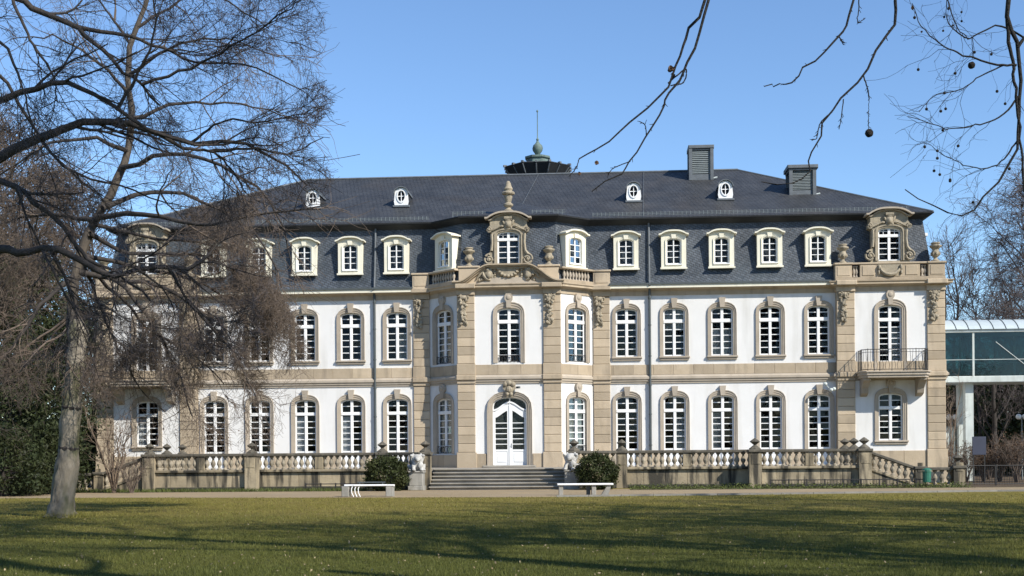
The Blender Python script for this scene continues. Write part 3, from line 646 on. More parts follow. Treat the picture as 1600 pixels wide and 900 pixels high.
# finial over the centre
FIN=[(.22,14.0),(.24,14.12),(.14,14.18),(.12,14.24),(.24,14.34),(.25,14.42),(.14,14.5),(.17,14.62),(.21,14.8),(.2,14.88),(.32,14.93),(.34,15.0),(.3,15.05),(.2,15.08),(.2,15.14),(.24,15.2),(.17,15.34),(.13,15.5),(.07,15.6),(.0,15.63)]
MB().lathe(FIN,(0,-1.2,-.02),12,False).build('finial','carving',PAL,None,True)
URN=[(.19,0),(.2,.05),(.13,.10),(.085,.15),(.085,.2),(.15,.26),(.215,.36),(.22,.43),(.17,.54),(.155,.6),(.19,.66),(.29,.74),(.31,.78),(.3,.82),(.2,.84),(.19,.88),(.23,.92),(.22,.97),(0,.99)]
um=MB().lathe(URN,(0,0,0),12,False)
for i in range(8): a=i*PI/4; um.ell((.2*math.cos(a),.2*math.sin(a),.39),(.05,.05,.09),6,4)
ume=um.mesh('urn','carving',True)
# ------------------------------------------------------------ attic parapets
def coping(m,x0,x1,y0,y1,z): m.bbox(x0-.05,x1+.05,y0-.06,y1,z,z+.1,.02)
bal_me=MB().lathe([(.075,0),(.075,.05),(.045,.09),(.05,.14),(.085,.24),(.07,.34),(.04,.44),(.05,.5),(.075,.52),(.075,.56)],(0,0,0),8).mesh('attic_baluster','surround',True)
for s in (-1,1):
    M=frame(s*PC,PY)
    base=MB().bbox(-2.75,2.75,-.12,.3,10.3,10.46,.02).build('parapet_base','sandstone',PAL,M)
    for cx,hw in ((-2.32,.42),(2.32,.42)):
        m=MB().bbox(cx-hw,cx+hw,-.06,.36,10.462,11.12,.02); m.bbox(cx-hw+.1,cx+hw-.1,-.085,-.05,10.56,11.02,.012); coping(m,cx-hw,cx+hw,-.06,.38,11.122); m.build('parapet_pedestal','sandstone',PAL,M)
    m=MB().bbox(-1.5,1.5,-.04,.3,10.462,11.12,.02); coping(m,-1.9,1.9,-.02,.3,11.12)
    for cx in (-1.08,1.08): m.bbox(cx-.3,cx+.3,-.07,-.03,10.56,11.04,.012)
    m.build('parapet_panel','sandstone',PAL,M)
    sw=MB(); sw.prism([(-.62,11.1),(-.62,10.7),(-.5,10.5),(.5,10.5),(.62,10.7),(.62,11.1)],-.075,-.0)
    sw.tube([(-.52,-.12,11.05),(-.45,-.13,10.8),(-.25,-.16,10.62),(0,-.17,10.57),(.25,-.16,10.62),(.45,-.13,10.8),(.52,-.12,11.05)],[.05,.07,.09,.1,.09,.07,.05],7)
    for sg in (-1,1): sw.ell((sg*.54,-.12,10.95),(.08,.08,.14),7,5); sw.ell((sg*.56,-.11,10.7),(.06,.06,.12),7,5)
    sw.build('swag','carving',PAL,M,True)
    for cx in (-1.78,-1.64,1.64,1.78): obj('attic_baluster',bal_me,PAL,M@Matrix.Translation((cx,.12,10.5)))
    for cx in (-2.32,2.32): obj('urn',ume,PAL,M@Matrix.Translation((cx,.14,11.222)))
# centre: pedestals, bay balustrades, swept pediment
for s in (-1,1):
    m=MB().bbox(-.52,.52,-.05,.4,10.3,11.15,.02); coping(m,-.52,.52,-.05,.42,11.152); m.build('parapet_pedestal','sandstone',PAL,(s*2.05,CY+.12,0))
    obj('urn',ume,PAL,(s*2.05,CY+.32,11.252))
    m=MB().bbox(-.44,.44,-.05,.45,10.3,11.02,.02); m.bbox(-.34,.34,-.075,-.04,10.44,10.94,.012); coping(m,-.44,.44,-.05,.45,11.022); m.build('parapet_pedestal','sandstone',PAL,(s*(BX+.47),-.06,0))
    FRb=FR_BR if s>0 else FR_BL
    MB().bbox(-BL/2+.02,BL/2-.02,-.14,.26,10.3,10.5,.02).build('parapet_base','sandstone',PAL,FRb)
    m=MB(); coping(m,-BL/2+.05,BL/2-.05,-.1,.2,11.03); m.build('parapet_coping','sandstone',PAL,FRb)
    for i in range(9): obj('attic_baluster',bal_me,PAL,FRb@Matrix.Translation((-BL/2+.28+i*(BL-.56)/8,.04,10.49)))
def swp(x):
    a=abs(x)
    if a<.95: return 11.2
    if a>2.6: return 10.36
    u=(a-.95)/1.65; return 11.2-.84*(.5-.5*math.cos(PI*u))
xs=[-2.85+5.7*i/40 for i in range(41)]
def ped(t0,t1): return [(x,swp(x)+t1) for x in xs]+[(x,swp(x)+t0) for x in reversed(xs)]
m=MB().prism(ped(-.07,-.0),-.40,.1); m.prism(ped(.002,.07),-.50,.1); m.prism(ped(-.16,-.072),-.26,.1); m.build('pediment_moulding','sandstone',PAL,FR_C)
m=MB().prism([(x,swp(x)-.1) for x in xs]+[(2.85,10.28),(-2.85,10.28)],-.1,.12); m.build('tympanum','sandstone',PAL,FR_C)
m=MB().prism([(-1.6,10.3),(-1.2,10.42),(-.9,10.6),(.9,10.6),(1.2,10.42),(1.6,10.3)],-.2,-.09); m.build('tympanum_step','surround',PAL,FR_C)
m=MB()
for i in range(9):
    t=PI*i/8; m.ell((-.5*math.cos(t)*.95,-.2,11.02-.36*math.sin(t)),(.12,.14,.09),7,5)
m.prism([(-.52,11.05)]+[(-.5*math.cos(PI*i/10),11.03-.36*math.sin(PI*i/10)) for i in range(11)]+[(.52,11.05)],-.26,-.09)
m.box(-.62,.62,-.3,-.09,11.03,11.1); m.build('shell_bowl','carving',PAL,FR_C,True)
for s in (-1,1):
    m=MB(); r=random.Random(10+s)
    m.ell((s*1.02,-.2,10.82),(.22,.12,.3),10,7,Matrix.Rotation(-s*.3,3,'Y')); m.ell((s*.98,-.28,10.72),(.13,.09,.18),8,6)
    m.ell((s*1.05,-.25,11.0),(.12,.11,.12),8,6); m.tube([(s*1.3,-.2,10.95),(s*1.25,-.25,10.7),(s*1.1,-.25,10.52),(s*.9,-.22,10.46)],[.05,.08,.07,.04],6)
    m.tube([(s*1.2,-.2,11.0),(s*1.45,-.2,10.75),(s*1.6,-.18,10.55)],[.06,.07,.03],6)
    for i in range(10): m.ell((s*r.uniform(.8,1.55),-.17,r.uniform(10.45,10.95)),(.07,.07,.09),6,4)
    for z in (10.62,10.74,10.86,10.98): m.ell((s*.68,-.17,z),(.07,.06,.06),6,4)
    m.build('carved_figure','carving',PAL,FR_C,True)
# ------------------------------------------------------------ roof furniture
def oeil(x,y,z):
    M=frame(x,y); 
    hole=[(.2*math.cos(a),z+.5+.3*math.sin(a)) for a in [2*PI*i/16 for i in range(16)]]
    prof=[(-.36,z),(-.4,z+.2),(-.36,z+.6)]+[(-.36*math.cos(PI*i/8),z+.66+.3*math.sin(PI*i/8)) for i in range(9)]+[(.36,z+.6),(.4,z+.2),(.36,z)]
    m=MB(); loops=[[Vector((a,b,0)) for a,b in prof],[Vector((a,b,0)) for a,b in hole]]
    for lp in loops: m.v+=[(p.x,0,p.y) for p in lp]
    for t in tessellate_polygon(loops): m.f.append(tuple(t))
    k=len(prof); b0=len(m.v); m.v+=[(q,0,w) for q,w in prof]+[(q,1.3,w) for q,w in prof]
    ck=MB(); ck.v=[(q,.05,w) for q,w in prof]+[(q,1.3,w) for q,w in prof]
    for i in range(k): j=(i+1)%k; ck.f.append((i,k+i,k+j,j)); m.f.append((b0+i,b0+k+i,b0+k+j,b0+j))
    for i in range(b0+k,b0+2*k): m.v[i]=(m.v[i][0],.06,m.v[i][2])
    ring(m,hole+[hole[0]],[(1.3*a,z+.5+(b-z-.5)*1.25) for a,b in hole+[hole[0]]],[(0,.1),(0,-.04),(1,-.04),(1,0)])
    o=m.build('round_dormer','white_paint',PAL,M); ck.build('cheek','eave_shade_dark_slate',o)
    t=MB(); pr=[(-.42*math.cos(PI*i/10),z+.64+.38*math.sin(PI*i/10)) for i in range(11)]; t.prism(pr+[(a*.9,z+.64+(b-z-.64)*.88) for a,b in reversed(pr)],-.12,1.5); t.build('hood','lead',o)
    w=MB(); w.box(-.02,.02,.03,.07,z+.2,z+.8); w.box(-.2,.2,.035,.065,z+.48,z+.52); w.build('glazing_bar','white_paint',o)
    g=MB(); g.v=[(a*1.02,.08,z+.5+(b-z-.5)*1.02) for a,b in hole]; g.f=[tuple(range(16))]; g.build('pane','glass',o)
    MB().box(-.34,.34,.4,.42,z,z+.9).build('shade_backing','room_shade',o)  # added dark sheet, shade behind the round window
    MB().bbox(-.46,.46,-.1,.1,z-.12,z+.0,.02).build('sill','lead',o)
for x,z in ((6.48,15.2),(11.37,15.2),(-11.0,15.22),(-6.12,15.22)): oeil(x,2.55,z)
def vent(x,y,z0,z1,w,cw):
    M=frame(x,y); m=MB()
    for sx in (-1,1):
        for sy in (-1,1): m.box(sx*w/2-.09,sx*w/2+.09,sy*w/2-.09,sy*w/2+.09,z0,z1-.2)
    m.box(-w/2,w/2,-w/2,w/2,z0,z0+.35); m.box(-w/2+.12,w/2-.12,-w/2+.15,w/2-.15,z0,z1-.22)
    o=m.build('roof_vent','lead',PAL,M)
    n=12; h=(z1-.3-z0-.4)/n
    sm=MB(); sm.v=[(-w/2+.1,-w/2-.01,0),(w/2-.1,-w/2-.01,0),(w/2-.1,-w/2+.05,h*.8),(-w/2+.1,-w/2+.05,h*.8),(-w/2+.1,-w/2+.01,-.02),(w/2-.1,-w/2+.01,-.02),(w/2-.1,-w/2+.07,h*.8-.02),(-w/2+.1,-w/2+.07,h*.8-.02)]
    sm.f=[(0,1,2,3),(4,7,6,5),(0,4,5,1),(1,5,6,2),(2,6,7,3),(3,7,4,0)]; se=sm.mesh('slat','louvre')
    for i in range(n): obj('slat',se,o,(0,0,z0+.4+i*h))
    c=MB().bbox(-cw/2,cw/2,-cw/2,cw/2,z1-.2,z1,.03); c.bbox(-cw/2+.08,cw/2-.08,-cw/2+.08,cw/2-.08,z1-.3,z1-.2,.02); c.build('cap','lead',o)
    MB().tube([(w/2+.05,-w/2,z0+.1),(w/2+.3,-w/2,z0+.15)],.05,6).build('pipe_stub','steel_white',o)
vent(10.38,6.9,17.0,18.98,1.2,1.44); vent(15.55,3.9,15.35,17.05,1.25,1.62)
# belvedere on the ridge
LX,LY=.86,12.0
lz=18.45
m=MB().lathe([(1.5,17.0),(1.5,lz),(1.62,lz+.02),(2.12,lz+.62),(2.16,lz+.66),(2.1,lz+.72),(1.2,lz+.78),(.95,lz+.82)],(0,0,0),8); belv=m.build('belvedere','eave_shade_dark_slate',PAL,frame(LX,LY,PI/8))
MB().lathe([(1.1,lz+.7),(.75,lz+1.0),(.7,lz+1.25),(.82,lz+1.28),(.82,lz+1.4),(.55,lz+1.45),(.2,lz+1.52)],(0,0,0),8).build('drum','verdigris',belv)
lz+=.3
MB().lathe([(.1,lz+1.2),(.2,lz+1.36),(.3,lz+1.5),(.33,lz+1.65),(.28,lz+1.82),(.14,lz+1.95),(.06,lz+2.1),(.09,lz+2.2),(.03,lz+2.3),(.022,lz+3.85),(.06,lz+3.9),(.05,lz+3.98),(0,lz+4.02)],(0,0,0),12,False).build('spire','verdigris',belv,None,True)
lz-=.3
pm_=MB().tube([(1.56,0,lz-.03),(1.82,0,lz+.22),(2.1,0,lz+.6),(2.13,0,lz+.72)],.045,6).box(2.02,2.22,-.07,.07,lz+.66,lz+.78).mesh('bracket','lead')
for i in range(16):
    a=2*PI*i/16; s_=1.0 if i%2==0 else .93
    obj('bracket',pm_,belv,Matrix.Rotation(a,4,'Z')@Matrix.Diagonal((s_,1,1,1)))
# ------------------------------------------------------------ balconies on the corner bays
def railing(m,path,z0,z1,step=.14):
    for z in (z0+.08,z1): m.tube([(x,y,z) for x,y in path],.02,5)
    m.tube([(x,y,z1-.14) for x,y in path],.012,4)
    for (a,b) in zip(path[:-1],path[1:]):
        L=math.dist(a,b); n=max(1,int(L/step))
        for i in range(n+1):
            x=a[0]+(b[0]-a[0])*i/n; y=a[1]+(b[1]-a[1])*i/n
            if i%4==0: m.box(x-.014,x+.014,y-.014,y+.014,z0,z1+.04)
            else:
                s=.035*(1 if i%2 else -1); dx=(b[0]-a[0])/L; dy=(b[1]-a[1])/L
                m.tube([(x,y,z0+.08),(x+s*dx,y+s*dy,z0+.3),(x-s*dx,y-s*dy,z0+.55),(x,y,z1-.02)],.010,4)
for s in (-1,1):
    M=frame(s*PC,PY)
    plan=[(-1.72,0),(-1.72,-1.0),(-1.45,-1.42),(1.45,-1.42),(1.72,-1.0),(1.72,0)]
    m=MB()
    for z0,z1,e in ((5.30,5.42,-.06),(5.42,5.56,.0),(5.56,5.62,.06)):
        pl=[(x*(1+e/1.7),y*(1+e/1.4)) for x,y in plan]; n=len(m.v); k=len(pl)
        m.v+=[(x,y,z0) for x,y in pl]+[(x,y,z1) for x,y in pl]; m.f+=[tuple(n+i for i in range(k)),tuple(n+k+i for i in reversed(range(k)))]
        for i in range(k): j=(i+1)%k; m.f.append((n+i,n+j,n+k+j,n+k+i))
    bal=m.build('balcony','surround',PAL,M); 
    m=MB(); railing(m,[(-1.62,-.05),(-1.62,-.98),(-1.4,-1.34),(1.4,-1.34),(1.62,-.98),(1.62,-.05)],5.62,6.70); m.build('railing','iron',bal)
    for cx in (-1.38,1.38):
        c=MB().prism([(0,5.3),(-1.1,5.3),(-1.1,5.18),(-.8,5.05),(-.55,4.8),(-.45,4.55),(-.2,4.45),(0,4.4)],-.17,.17)
        c.v=[(y,x,z) for x,y,z in c.v]; c.v=[(x,y,z) for x,y,z in c.v]; c.build('console','surround',bal,(cx,0,0))
MB().tube([(21.35,.9,11.2),(21.35,.9,12.7)],.09,8).box(21.2,21.5,.75,1.05,12.7,12.85).build('vent_pipe','white_paint',PAL)
# window railings in the centre
for (M,w,z,name) in ((FR_C,1.14,6.3,'E'),(FR_BR,1.18,6.32,'F'),(FR_BL,1.18,6.32,'F'),(FR_BL,1.18,1.68,'G'),(FR_BR,1.18,1.68,'G')):
    m=MB()
    m.tube([(-w/2,.02,z+.36),(w/2,.02,z+.36)],.016,5); m.tube([(-w/2,.02,z+.03),(w/2,.02,z+.03)],.016,5)
    for i in range(6):
        x=-w/2+w*(i+.5)/6; m.tube([(x+.07*math.cos(a),.02,z+.19+.15*math.sin(a)) for a in [PI*2*j/10 for j in range(11)]],.011,4)
    m.build('window_railing','iron',PAL,M)
# floodlight bracket beside the right corner bay
m=MB().tube([(0,0,0),(0,-.5,.1),(-.15,-.6,.25)],.02,5)
for p in ((-.2,-.6,.3),(.1,-.55,.0),(.25,-.5,.05)): m.ell(p,(.11,.13,.1),8,6)
m.build('floodlight','steel_white',PAL,(16.2,-.05,4.75))
if REST.v:
    r=REST.build('pane','glass',PAL); r['kind']='stuff'
# ------------------------------------------------------------ terrace
TY0=-7.0; TY1=-7.75; TF=.95
BAL=MB().lathe([(.10,0),(.10,.06),(.05,.10),(.055,.14),(.115,.25),(.12,.31),(.07,.43),(.045,.50),(.06,.55),(.10,.56),(.10,.62)],(0,0,0),8).mesh('baluster','baluster_stone',True)
FINM=MB().lathe([(.27,0),(.27,.04),(.07,.19),(.06,.21),(.235,.35),(.225,.37),(.03,.51),(0,.52)],(0,0,0),8,False).mesh('finial','dark_rail')
def balustrade(T,p0,p1,za,zb,ends=True,sp=.275,base=True,midpier=True):
    """rail, base course and balusters from p0 to p1; za/zb = floor level at each end"""
    p0=Vector(p0); p1=Vector(p1); L=(p1-p0).length; ang=math.atan2(p1.y-p0.y,p1.x-p0.x); sl=(zb-za)/L
    Sh=Matrix.Identity(4); Sh[2][0]=sl
    M=Matrix.Translation((p0.x,p0.y,za))@Matrix.Rotation(ang,4,'Z')@Sh
    M=Matrix.Translation((p0.x,p0.y,za))@Matrix.Rotation(ang,4,'Z')
    def rake(b):
        b.v=[(x,y,z+sl*x) for x,y,z in b.v]; return b
    rake(MB().bbox(0,L,-.19,.19,.645,.79,.03)).build('rail','dark_rail',T,M)
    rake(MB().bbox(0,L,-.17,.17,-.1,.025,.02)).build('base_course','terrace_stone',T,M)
    n=max(2,int(L/sp)); mid=n//2 if (midpier and L>3.5) else -9
    if mid>0: MB().bbox(L*(mid+.5)/n-.2,L*(mid+.5)/n+.2,-.13,.13,.027,.643,.02).build('half_pier','terrace_stone',T,M)
    for i in range(n):
        if abs(i-mid)<1: continue
        x=L*(i+.5)/n; obj('baluster',BAL,T,Matrix.Translation((p0.x,p0.y,za))@Matrix.Rotation(ang,4,'Z')@Matrix.Translation((x,0,.025+sl*x)))
def pier(T,x,y,z0,z1,w=.5,fin=True):
    m=MB().box(x-w/2,x+w/2,y-w/2,y+w/2,z0,z1); m.bbox(x-w/2+.08,x+w/2-.08,y-w/2-.02,y-w/2+.01,max(z0,TF)+.12,z1-.1,.012); m.build('pier','terrace_stone',T)
    c=MB().bbox(x-w/2-.06,x+w/2+.06,y-w/2-.06,y+w/2+.06,z1,z1+.14,.03); c.build('pier_cap','dark_rail',T)
    if fin: obj('finial',FINM,T,(x,y,z1+.14))
def facing(T,p0,p1,z1,n,z0=0.0):
    p0=Vector(p0); p1=Vector(p1); L=(p1-p0).length; ang=math.atan2(p1.y-p0.y,p1.x-p0.x); w=L/n
    me=MB().bbox(.004,w-.004,-.03,.25,z0,z1,.012).mesh('facing_stone','terrace_stone')
    for i in range(n): obj('facing_stone',me,T,Matrix.Translation((p0.x,p0.y,0))@Matrix.Rotation(ang,4,'Z')@Matrix.Translation((i*w,0,0)))
def terrace(s,label):
    T=thing('terrace',label,'terrace',(0,0,0),'terraces either side of the entrance steps')
    def seg(a,b): return (a,b) if s>0 else ((-b[0],b[1]),(-a[0],a[1]))
    for a,b,n in (((3.45,-8.05),(5.6,TY0),2),((5.6,TY0),(11.6,TY0),6),((11.6,TY1),(16.5,TY1),5)):
        p,q=seg(a,b); balustrade(T,p,q,TF,TF); facing(T,p,q,TF-.11,n)
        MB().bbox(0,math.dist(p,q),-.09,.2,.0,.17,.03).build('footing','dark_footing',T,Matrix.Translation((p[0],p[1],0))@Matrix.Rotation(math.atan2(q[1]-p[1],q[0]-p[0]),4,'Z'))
    xs=(sorted((s*3.2,s*16.7)))
    MB().box(xs[0],xs[1],TY0+.18,-.1,TF-.15,TF).build('paving','step_stone',T)
    xs=sorted((s*11.6,s*16.7)); MB().box(xs[0],xs[1],TY1+.2,TY0+.17,TF-.15,TF-.002).build('paving','step_stone',T)
    p=(s*11.6,TY1); q=(s*11.6,TY0)
    xs=sorted((s*11.42,s*11.75)); MB().box(xs[0],xs[1],TY1+.0,TY0,.002,TF-.1).build('return_wall','terrace_stone',T)
    pier(T,s*3.42,-8.05,0,1.6,.5); pier(T,s*5.6,TY0,0,1.6,.5); pier(T,s*11.62,TY1,0,1.6,.56); pier(T,s*16.5,TY1,0,1.6,.56)
    # side with its finials, running back to the house
    a=(s*16.5,TY1+.3); b=(s*16.5,-3.2)
    balustrade(T,a,b,TF,TF,midpier=False); xs=sorted((s*16.35,s*16.65)); MB().box(xs[0],xs[1],TY1+.28,-.4,.002,TF-.1).build('return_wall','terrace_stone',T)
    pier(T,s*16.5,-5.4,TF,1.6,.4); pier(T,s*16.5,-3.1,TF,1.6,.4)
    # flight of side steps with raking balustrade and a low end run
    p,q=((16.78,TY1+.05),(18.75,TY1+.05)); 
    if s>0: balustrade(T,p,q,.83,.12,midpier=False)
    else: balustrade(T,(-18.75,TY1+.05),(-16.78,TY1+.05),.12,.83,midpier=False)
    w=MB().prism([(16.75,0),(16.75,.82),(18.75,.1),(18.75,0)],TY1-.06,TY1+.2)
    if s<0: w.v=[(-x,y,z) for x,y,z in w.v]
    w.build('raking_wall','terrace_stone',T)
    pier(T,s*18.95,TY1+.05,0,.78,.42,False)
    if s>0: balustrade(T,(19.16,TY1+.05),(20.4,TY1+.05),.08,.08,midpier=False)
    else: balustrade(T,(-20.4,TY1+.05),(-19.16,TY1+.05),.08,.08,midpier=False)
    pier(T,s*20.65,TY1+.05,0,.80,.5,True)
    for i in range(5):
        xa,xb=sorted((s*(16.7+.36*i),s*(16.7+.36*(i+1)))); MB().box(xa,xb,TY1+.3,-4,.001,TF-.17*(i+1)).build('step','step_stone',T)
    return T
terrace(1,'weathered stone terrace with balustrade right of the entrance steps')
terrace(-1,'weathered stone terrace with balustrade left of the entrance steps')
T=thing('entrance_steps','broad flight of grey stone steps leading up to the white entrance door','steps',(0,0,0))
nst=6; 
for i in range(nst):
    z1=TF-.004-(nst-1-i)*.158; y0=-8.75+i*.34
    m=MB().bbox(-3.18,3.18,y0,y0+.46 if i<nst-1 else -1.6,z1-.055,z1,.012); m.box(-3.15,3.15,y0+.11,y0+.36 if i<nst-1 else -1.6,max(0.001,z1-.158),z1-.058); m.build('step','step_stone',T)
MB().bbox(-1.35,1.35,CY-.55,CY-.1,TF,1.05,.02).build('threshold','step_stone',T)
# ------------------------------------------------------------ lions
def lion(x,y,rz,label,seed):
    T=thing('lion_statue',label,'statue',(x,y,0),'lion statues flanking the steps')
    m=MB().bbox(-.36,.36,-.42,.42,.0,.2,.02); m.bbox(-.31,.31,-.37,.37,.2,.80,.02); m.bbox(-.35,.35,-.41,.41,.80,.88,.02); m.build('pedestal','grey_stone',T)
    m=MB(); R=Matrix.Rotation
    m.ell((0,.16,1.02),(.25,.3,.17),12,8); m.ell((0,-.02,1.14),(.2,.2,.24),12,8)          # haunches, chest
    m.ell((0,-.12,1.44),(.21,.2,.24),12,8); m.ell((0,-.02,1.38),(.23,.19,.3),12,8)          # mane
    m.ell((0,-.28,1.47),(.13,.12,.14),12,8); m.ell((0,-.36,1.41),(.085,.09,.07),10,7)       # face, muzzle
    m.ell((0,-.4,1.36),(.06,.05,.035),8,6)
    for s in (-1,1):
        m.ell((s*.15,-.08,1.66),(.05,.05,.06),8,6); m.ell((s*.055,-.37,1.50),(.025,.02,.02),6,5)
        m.tube([(s*.13,-.1,1.24),(s*.15,-.24,1.08),(s*.15,-.3,.96)],[.09,.075,.07],10); m.ell((s*.15,-.36,.925),(.085,.12,.055),10,7)
        m.ell((s*.23,.14,1.03),(.11,.2,.16),10,7); m.ell((s*.26,-.1,.93),(.07,.14,.055),10,7)
        for k in range(7): a=k*.45-.2; m.ell((s*(.16+.07*math.cos(a)),-.14+.05*math.sin(a*2),1.6-.07*k),(.07,.09,.07),7,5)
    for k in range(4): m.ell((0,-.2+.02*k,1.27-.06*k),(.1-.015*k,.08,.06),7,5)
    m.ell((.12,-.3,1.14),(.11,.06,.17),9,7)                                                # shield
    m.tube([(.1,.42,.98),(.28,.4,.95),(.33,.25,1.05),(.3,.18,1.2)],[.035,.03,.03,.05],7)
    m.v=[(x*1.2,y*1.1,.86+(z-.86)*.96) for x,y,z in m.v]; b=m.build('lion','marble',T,Matrix.Rotation(rz,4,'Z'))
    md_=b.modifiers.new('remesh','REMESH'); md_.mode='VOXEL'; md_.voxel_size=.022; md_.use_smooth_shade=True
lion(-3.72,-8.7,.25,'white stone lion on grey pedestal left of the steps',1)
lion(3.32,-8.75,-.25,'white stone lion on grey pedestal right of the steps',2)
# ------------------------------------------------------------ clipped bushes
def leaves(rng,C,n,size,nrm=None,asp=.5):
    """n leaf quads around each clump centre C (k,3) with clump radius"""
    k=len(C); 
    return None
def leafmesh(name,P,size,rng,material,asp=.55,up=.0):
    n=len(P); d=rng.normal(size=(n,3)); d[:,2]+=up; d/=np.linalg.norm(d,axis=1,keepdims=True)
    e=rng.normal(size=(n,3)); e-=d*(e*d).sum(1,keepdims=True); e/=np.linalg.norm(e,axis=1,keepdims=True)
    s=size*rng.uniform(.6,1.4,(n,1)); a=d*s; b=e*s*asp
    V=np.stack([P-a,P+b*.9,P+a,P-b*.9],1).reshape(-1,3); Fc=np.arange(4*n).reshape(n,4)
    return npmesh(name,V,Fc,material)
def round_bush(x,y,rx,rz,label,seed):
    rng=np.random.default_rng(seed)
    T=thing('round_bush',label,'bush',(x,y,0),'rounded evergreen bushes beside the steps')
    n=9000; d=rng.normal(size=(n,3)); d/=np.linalg.norm(d,axis=1,keepdims=True)
    lump=.97+.13*np.sin(d[:,0]*7+seed)*np.sin(d[:,2]*6+1)+.10*np.sin(d[:,1]*11+d[:,2]*5)
    r=(rng.uniform(.5,1,n)**.35*lump+rng.exponential(.055,n))[:,None]
    P=d*r*np.array([rx,rx*.9,rz]); P[:,2]+=rz*.93; P=P[P[:,2]>.02]
    obj('foliage',leafmesh('foliage',P,.055,rng,'bush_leaf'),T)
    st=MB()
    for i in range(7):
        a=i*.9; st.tube([(.12*math.cos(a),.12*math.sin(a),0),(.35*math.cos(a),.35*math.sin(a),rz*.7),(.6*rx*math.cos(a),.6*rx*math.sin(a),rz*1.4)],[.03,.022,.01],5)
    st.build('stem','bark_dark',T)
round_bush(-4.95,-9.6,.93,.80,'dark green rounded bush left of the entrance steps',4)
round_bush(4.5,-9.6,.88,.80,'dark green rounded bush right of the entrance steps',9)
# ------------------------------------------------------------ benches
def bench_a(x,y,rz):
    T=thing('bench','low bench with a narrow white seat and curved white bars below, left','bench',(x,y,0),'park benches on the gravel path',rz)
    for sx in (-.93,.78):
        m=MB().bbox(sx-.14,sx+.14,-.2,.26,0,.40,.02); m.build('support','grey_stone',T)
    for i in range(3): MB().bbox(-1.0 if i else -.62,.98 if i==0 else .62,-.22+i*.17,-.08+i*.17,.405,.47,.02).build('seat_slat','white_paint',T)
    MB().bbox(-.55,.55,.36,.40,.52,.57,.01).build('back_rail','zinc_pipe',T)
    for sx in (-.45,.45): MB().tube([(sx,.26,.42),(sx,.38,.53)],.02,5).build('back_bracket','zinc_pipe',T)
    for i in range(3):
        x0=-.64+i*.13; MB().tube([(x0,-.17,.41),(x0-.045,-.19,.3),(x0-.03,-.2,.15),(x0+.04,-.2,.0)],.02,6).build('curved_bar','white_paint',T)
bench_a(-4.25,-17.6,.03)
def bench_b(x,y,rz):
    T=thing('bench','flat white bench seat on short stone supports in front of right bush','bench',(x,y,0),'park benches on the gravel path',rz)
    for i in range(3): MB().bbox(-1.07,1.07,-.25+i*.165,-.1+i*.165,.385,.455,.02).build('seat_slat','white_paint',T)
    for sx in (-.93,.33): MB().bbox(sx-.085,sx+.085,-.18,.2,0,.384,.015).build('support','grey_stone',T)
    MB().prism([(.6,0),(.88,0),(1.0,.383),(.86,.383)],-.18,.2).build('support','grey_stone',T)
    MB().prism([(.05,0),(.2,0),(.2,.383),(.05,.383)],.02,.2).build('support','zinc_pipe',T)
bench_b(4.05,-17.3,.05)
# ------------------------------------------------------------ litter bin
T=thing('litter_bin','small green litter bin by the low balustrade at the right','bin',(18.95,-9.0,0))
MB().lathe([(.15,.22),(.17,.24),(.19,.66),(.2,.68),(.2,.72),(.17,.72),(.16,.3)],(0,0,0),14,False).build('bin_body','bin_green',T)
MB().lathe([(.21,.74),(.2,.80),(.1,.85),(0,.86)],(0,0,0),14,False).build('lid','bin_green',T)
MB().tube([(0,.22,0),(0,.22,.84)],.025,6).build('post','iron',T)
# ------------------------------------------------------------ iron fences
def fence(p0,p1,h,label,n,bars=0,rails=(1,)):
    T=thing('iron_fence',label,'fence',(p0[0],p0[1],0)); dx=p1[0]-p0[0]; dy=p1[1]-p0[1]
    for r in rails: MB().tube([(0,0,h*r),(dx,dy,h*r)],.022,5).build('rail','iron',T)
    pm=MB().box(-.028,.028,-.028,.028,0,h+.04).mesh('post','iron')
    for i in range(n+1): obj('post',pm,T,(dx*i/n,dy*i/n,0))
    if bars:
        bm_=MB().tube([(0,0,.05),(0,0,h)],.009,4).mesh('bar','iron')
        for i in range(bars): f=(i+.5)/bars; obj('bar',bm_,T,(dx*f,dy*f,0))
fence((20.95,-7.0),(29,-6.2),.92,'black iron fence in front of undergrowth at right edge',5,bars=70,rails=(1,.1))
fence((12.2,-8.7),(19.3,-8.9),.36,'low black iron edging rail below the right terrace',9,bars=50,rails=(1,.3))
fence((-34,-8.4),(-20.8,-8.2),.42,'low dark rail along the verge at left edge',8,rails=(1,.5))
fence((-9.0,-8.1),(-6.2,-8.1),.30,'short low edging rail below the left terrace',4)
# ------------------------------------------------------------ glass walkway
T=thing('glass_walkway','raised glazed walkway with curved white roof joining the palace at right','walkway',(22.1,4,0))
LB=9.0
MB().bbox(0,LB,-1.3,1.3,5.22,5.56,.03).build('floor_beam','steel_white',T)
MB().bbox(0,LB,-1.36,1.36,7.86,8.02,.02).build('eave_beam','steel_white',T)
npn=14; pw=LB/npn
m=MB(); arc=[(-1.45+2.9*i/12, 8.02+.62*math.sin(PI*i/12)**.8) for i in range(13)]
n0=0
for x in (.012,pw-.012):
    for y,z in arc: m.v.append((x,y,z))
for i in range(12): m.f.append((i,i+1,14+i,13+i))
rp=m.mesh('roof_panel','roof_panel'); 
rb=MB().tube([(0,y,z+.01) for y,z in arc],.022,5).mesh('roof_rib','zinc_pipe')
for i in range(npn): obj('roof_panel',rp,T,(i*pw,0,0)); obj('roof_rib',rb,T,(i*pw,0,0))
gp=MB().box(.04,2.86,-.01,.01,5.565,7.855).mesh('pane','teal_glass'); gp0=MB().box(.02,2.16,-.01,.01,5.565,7.855).mesh('pane','teal_glass')
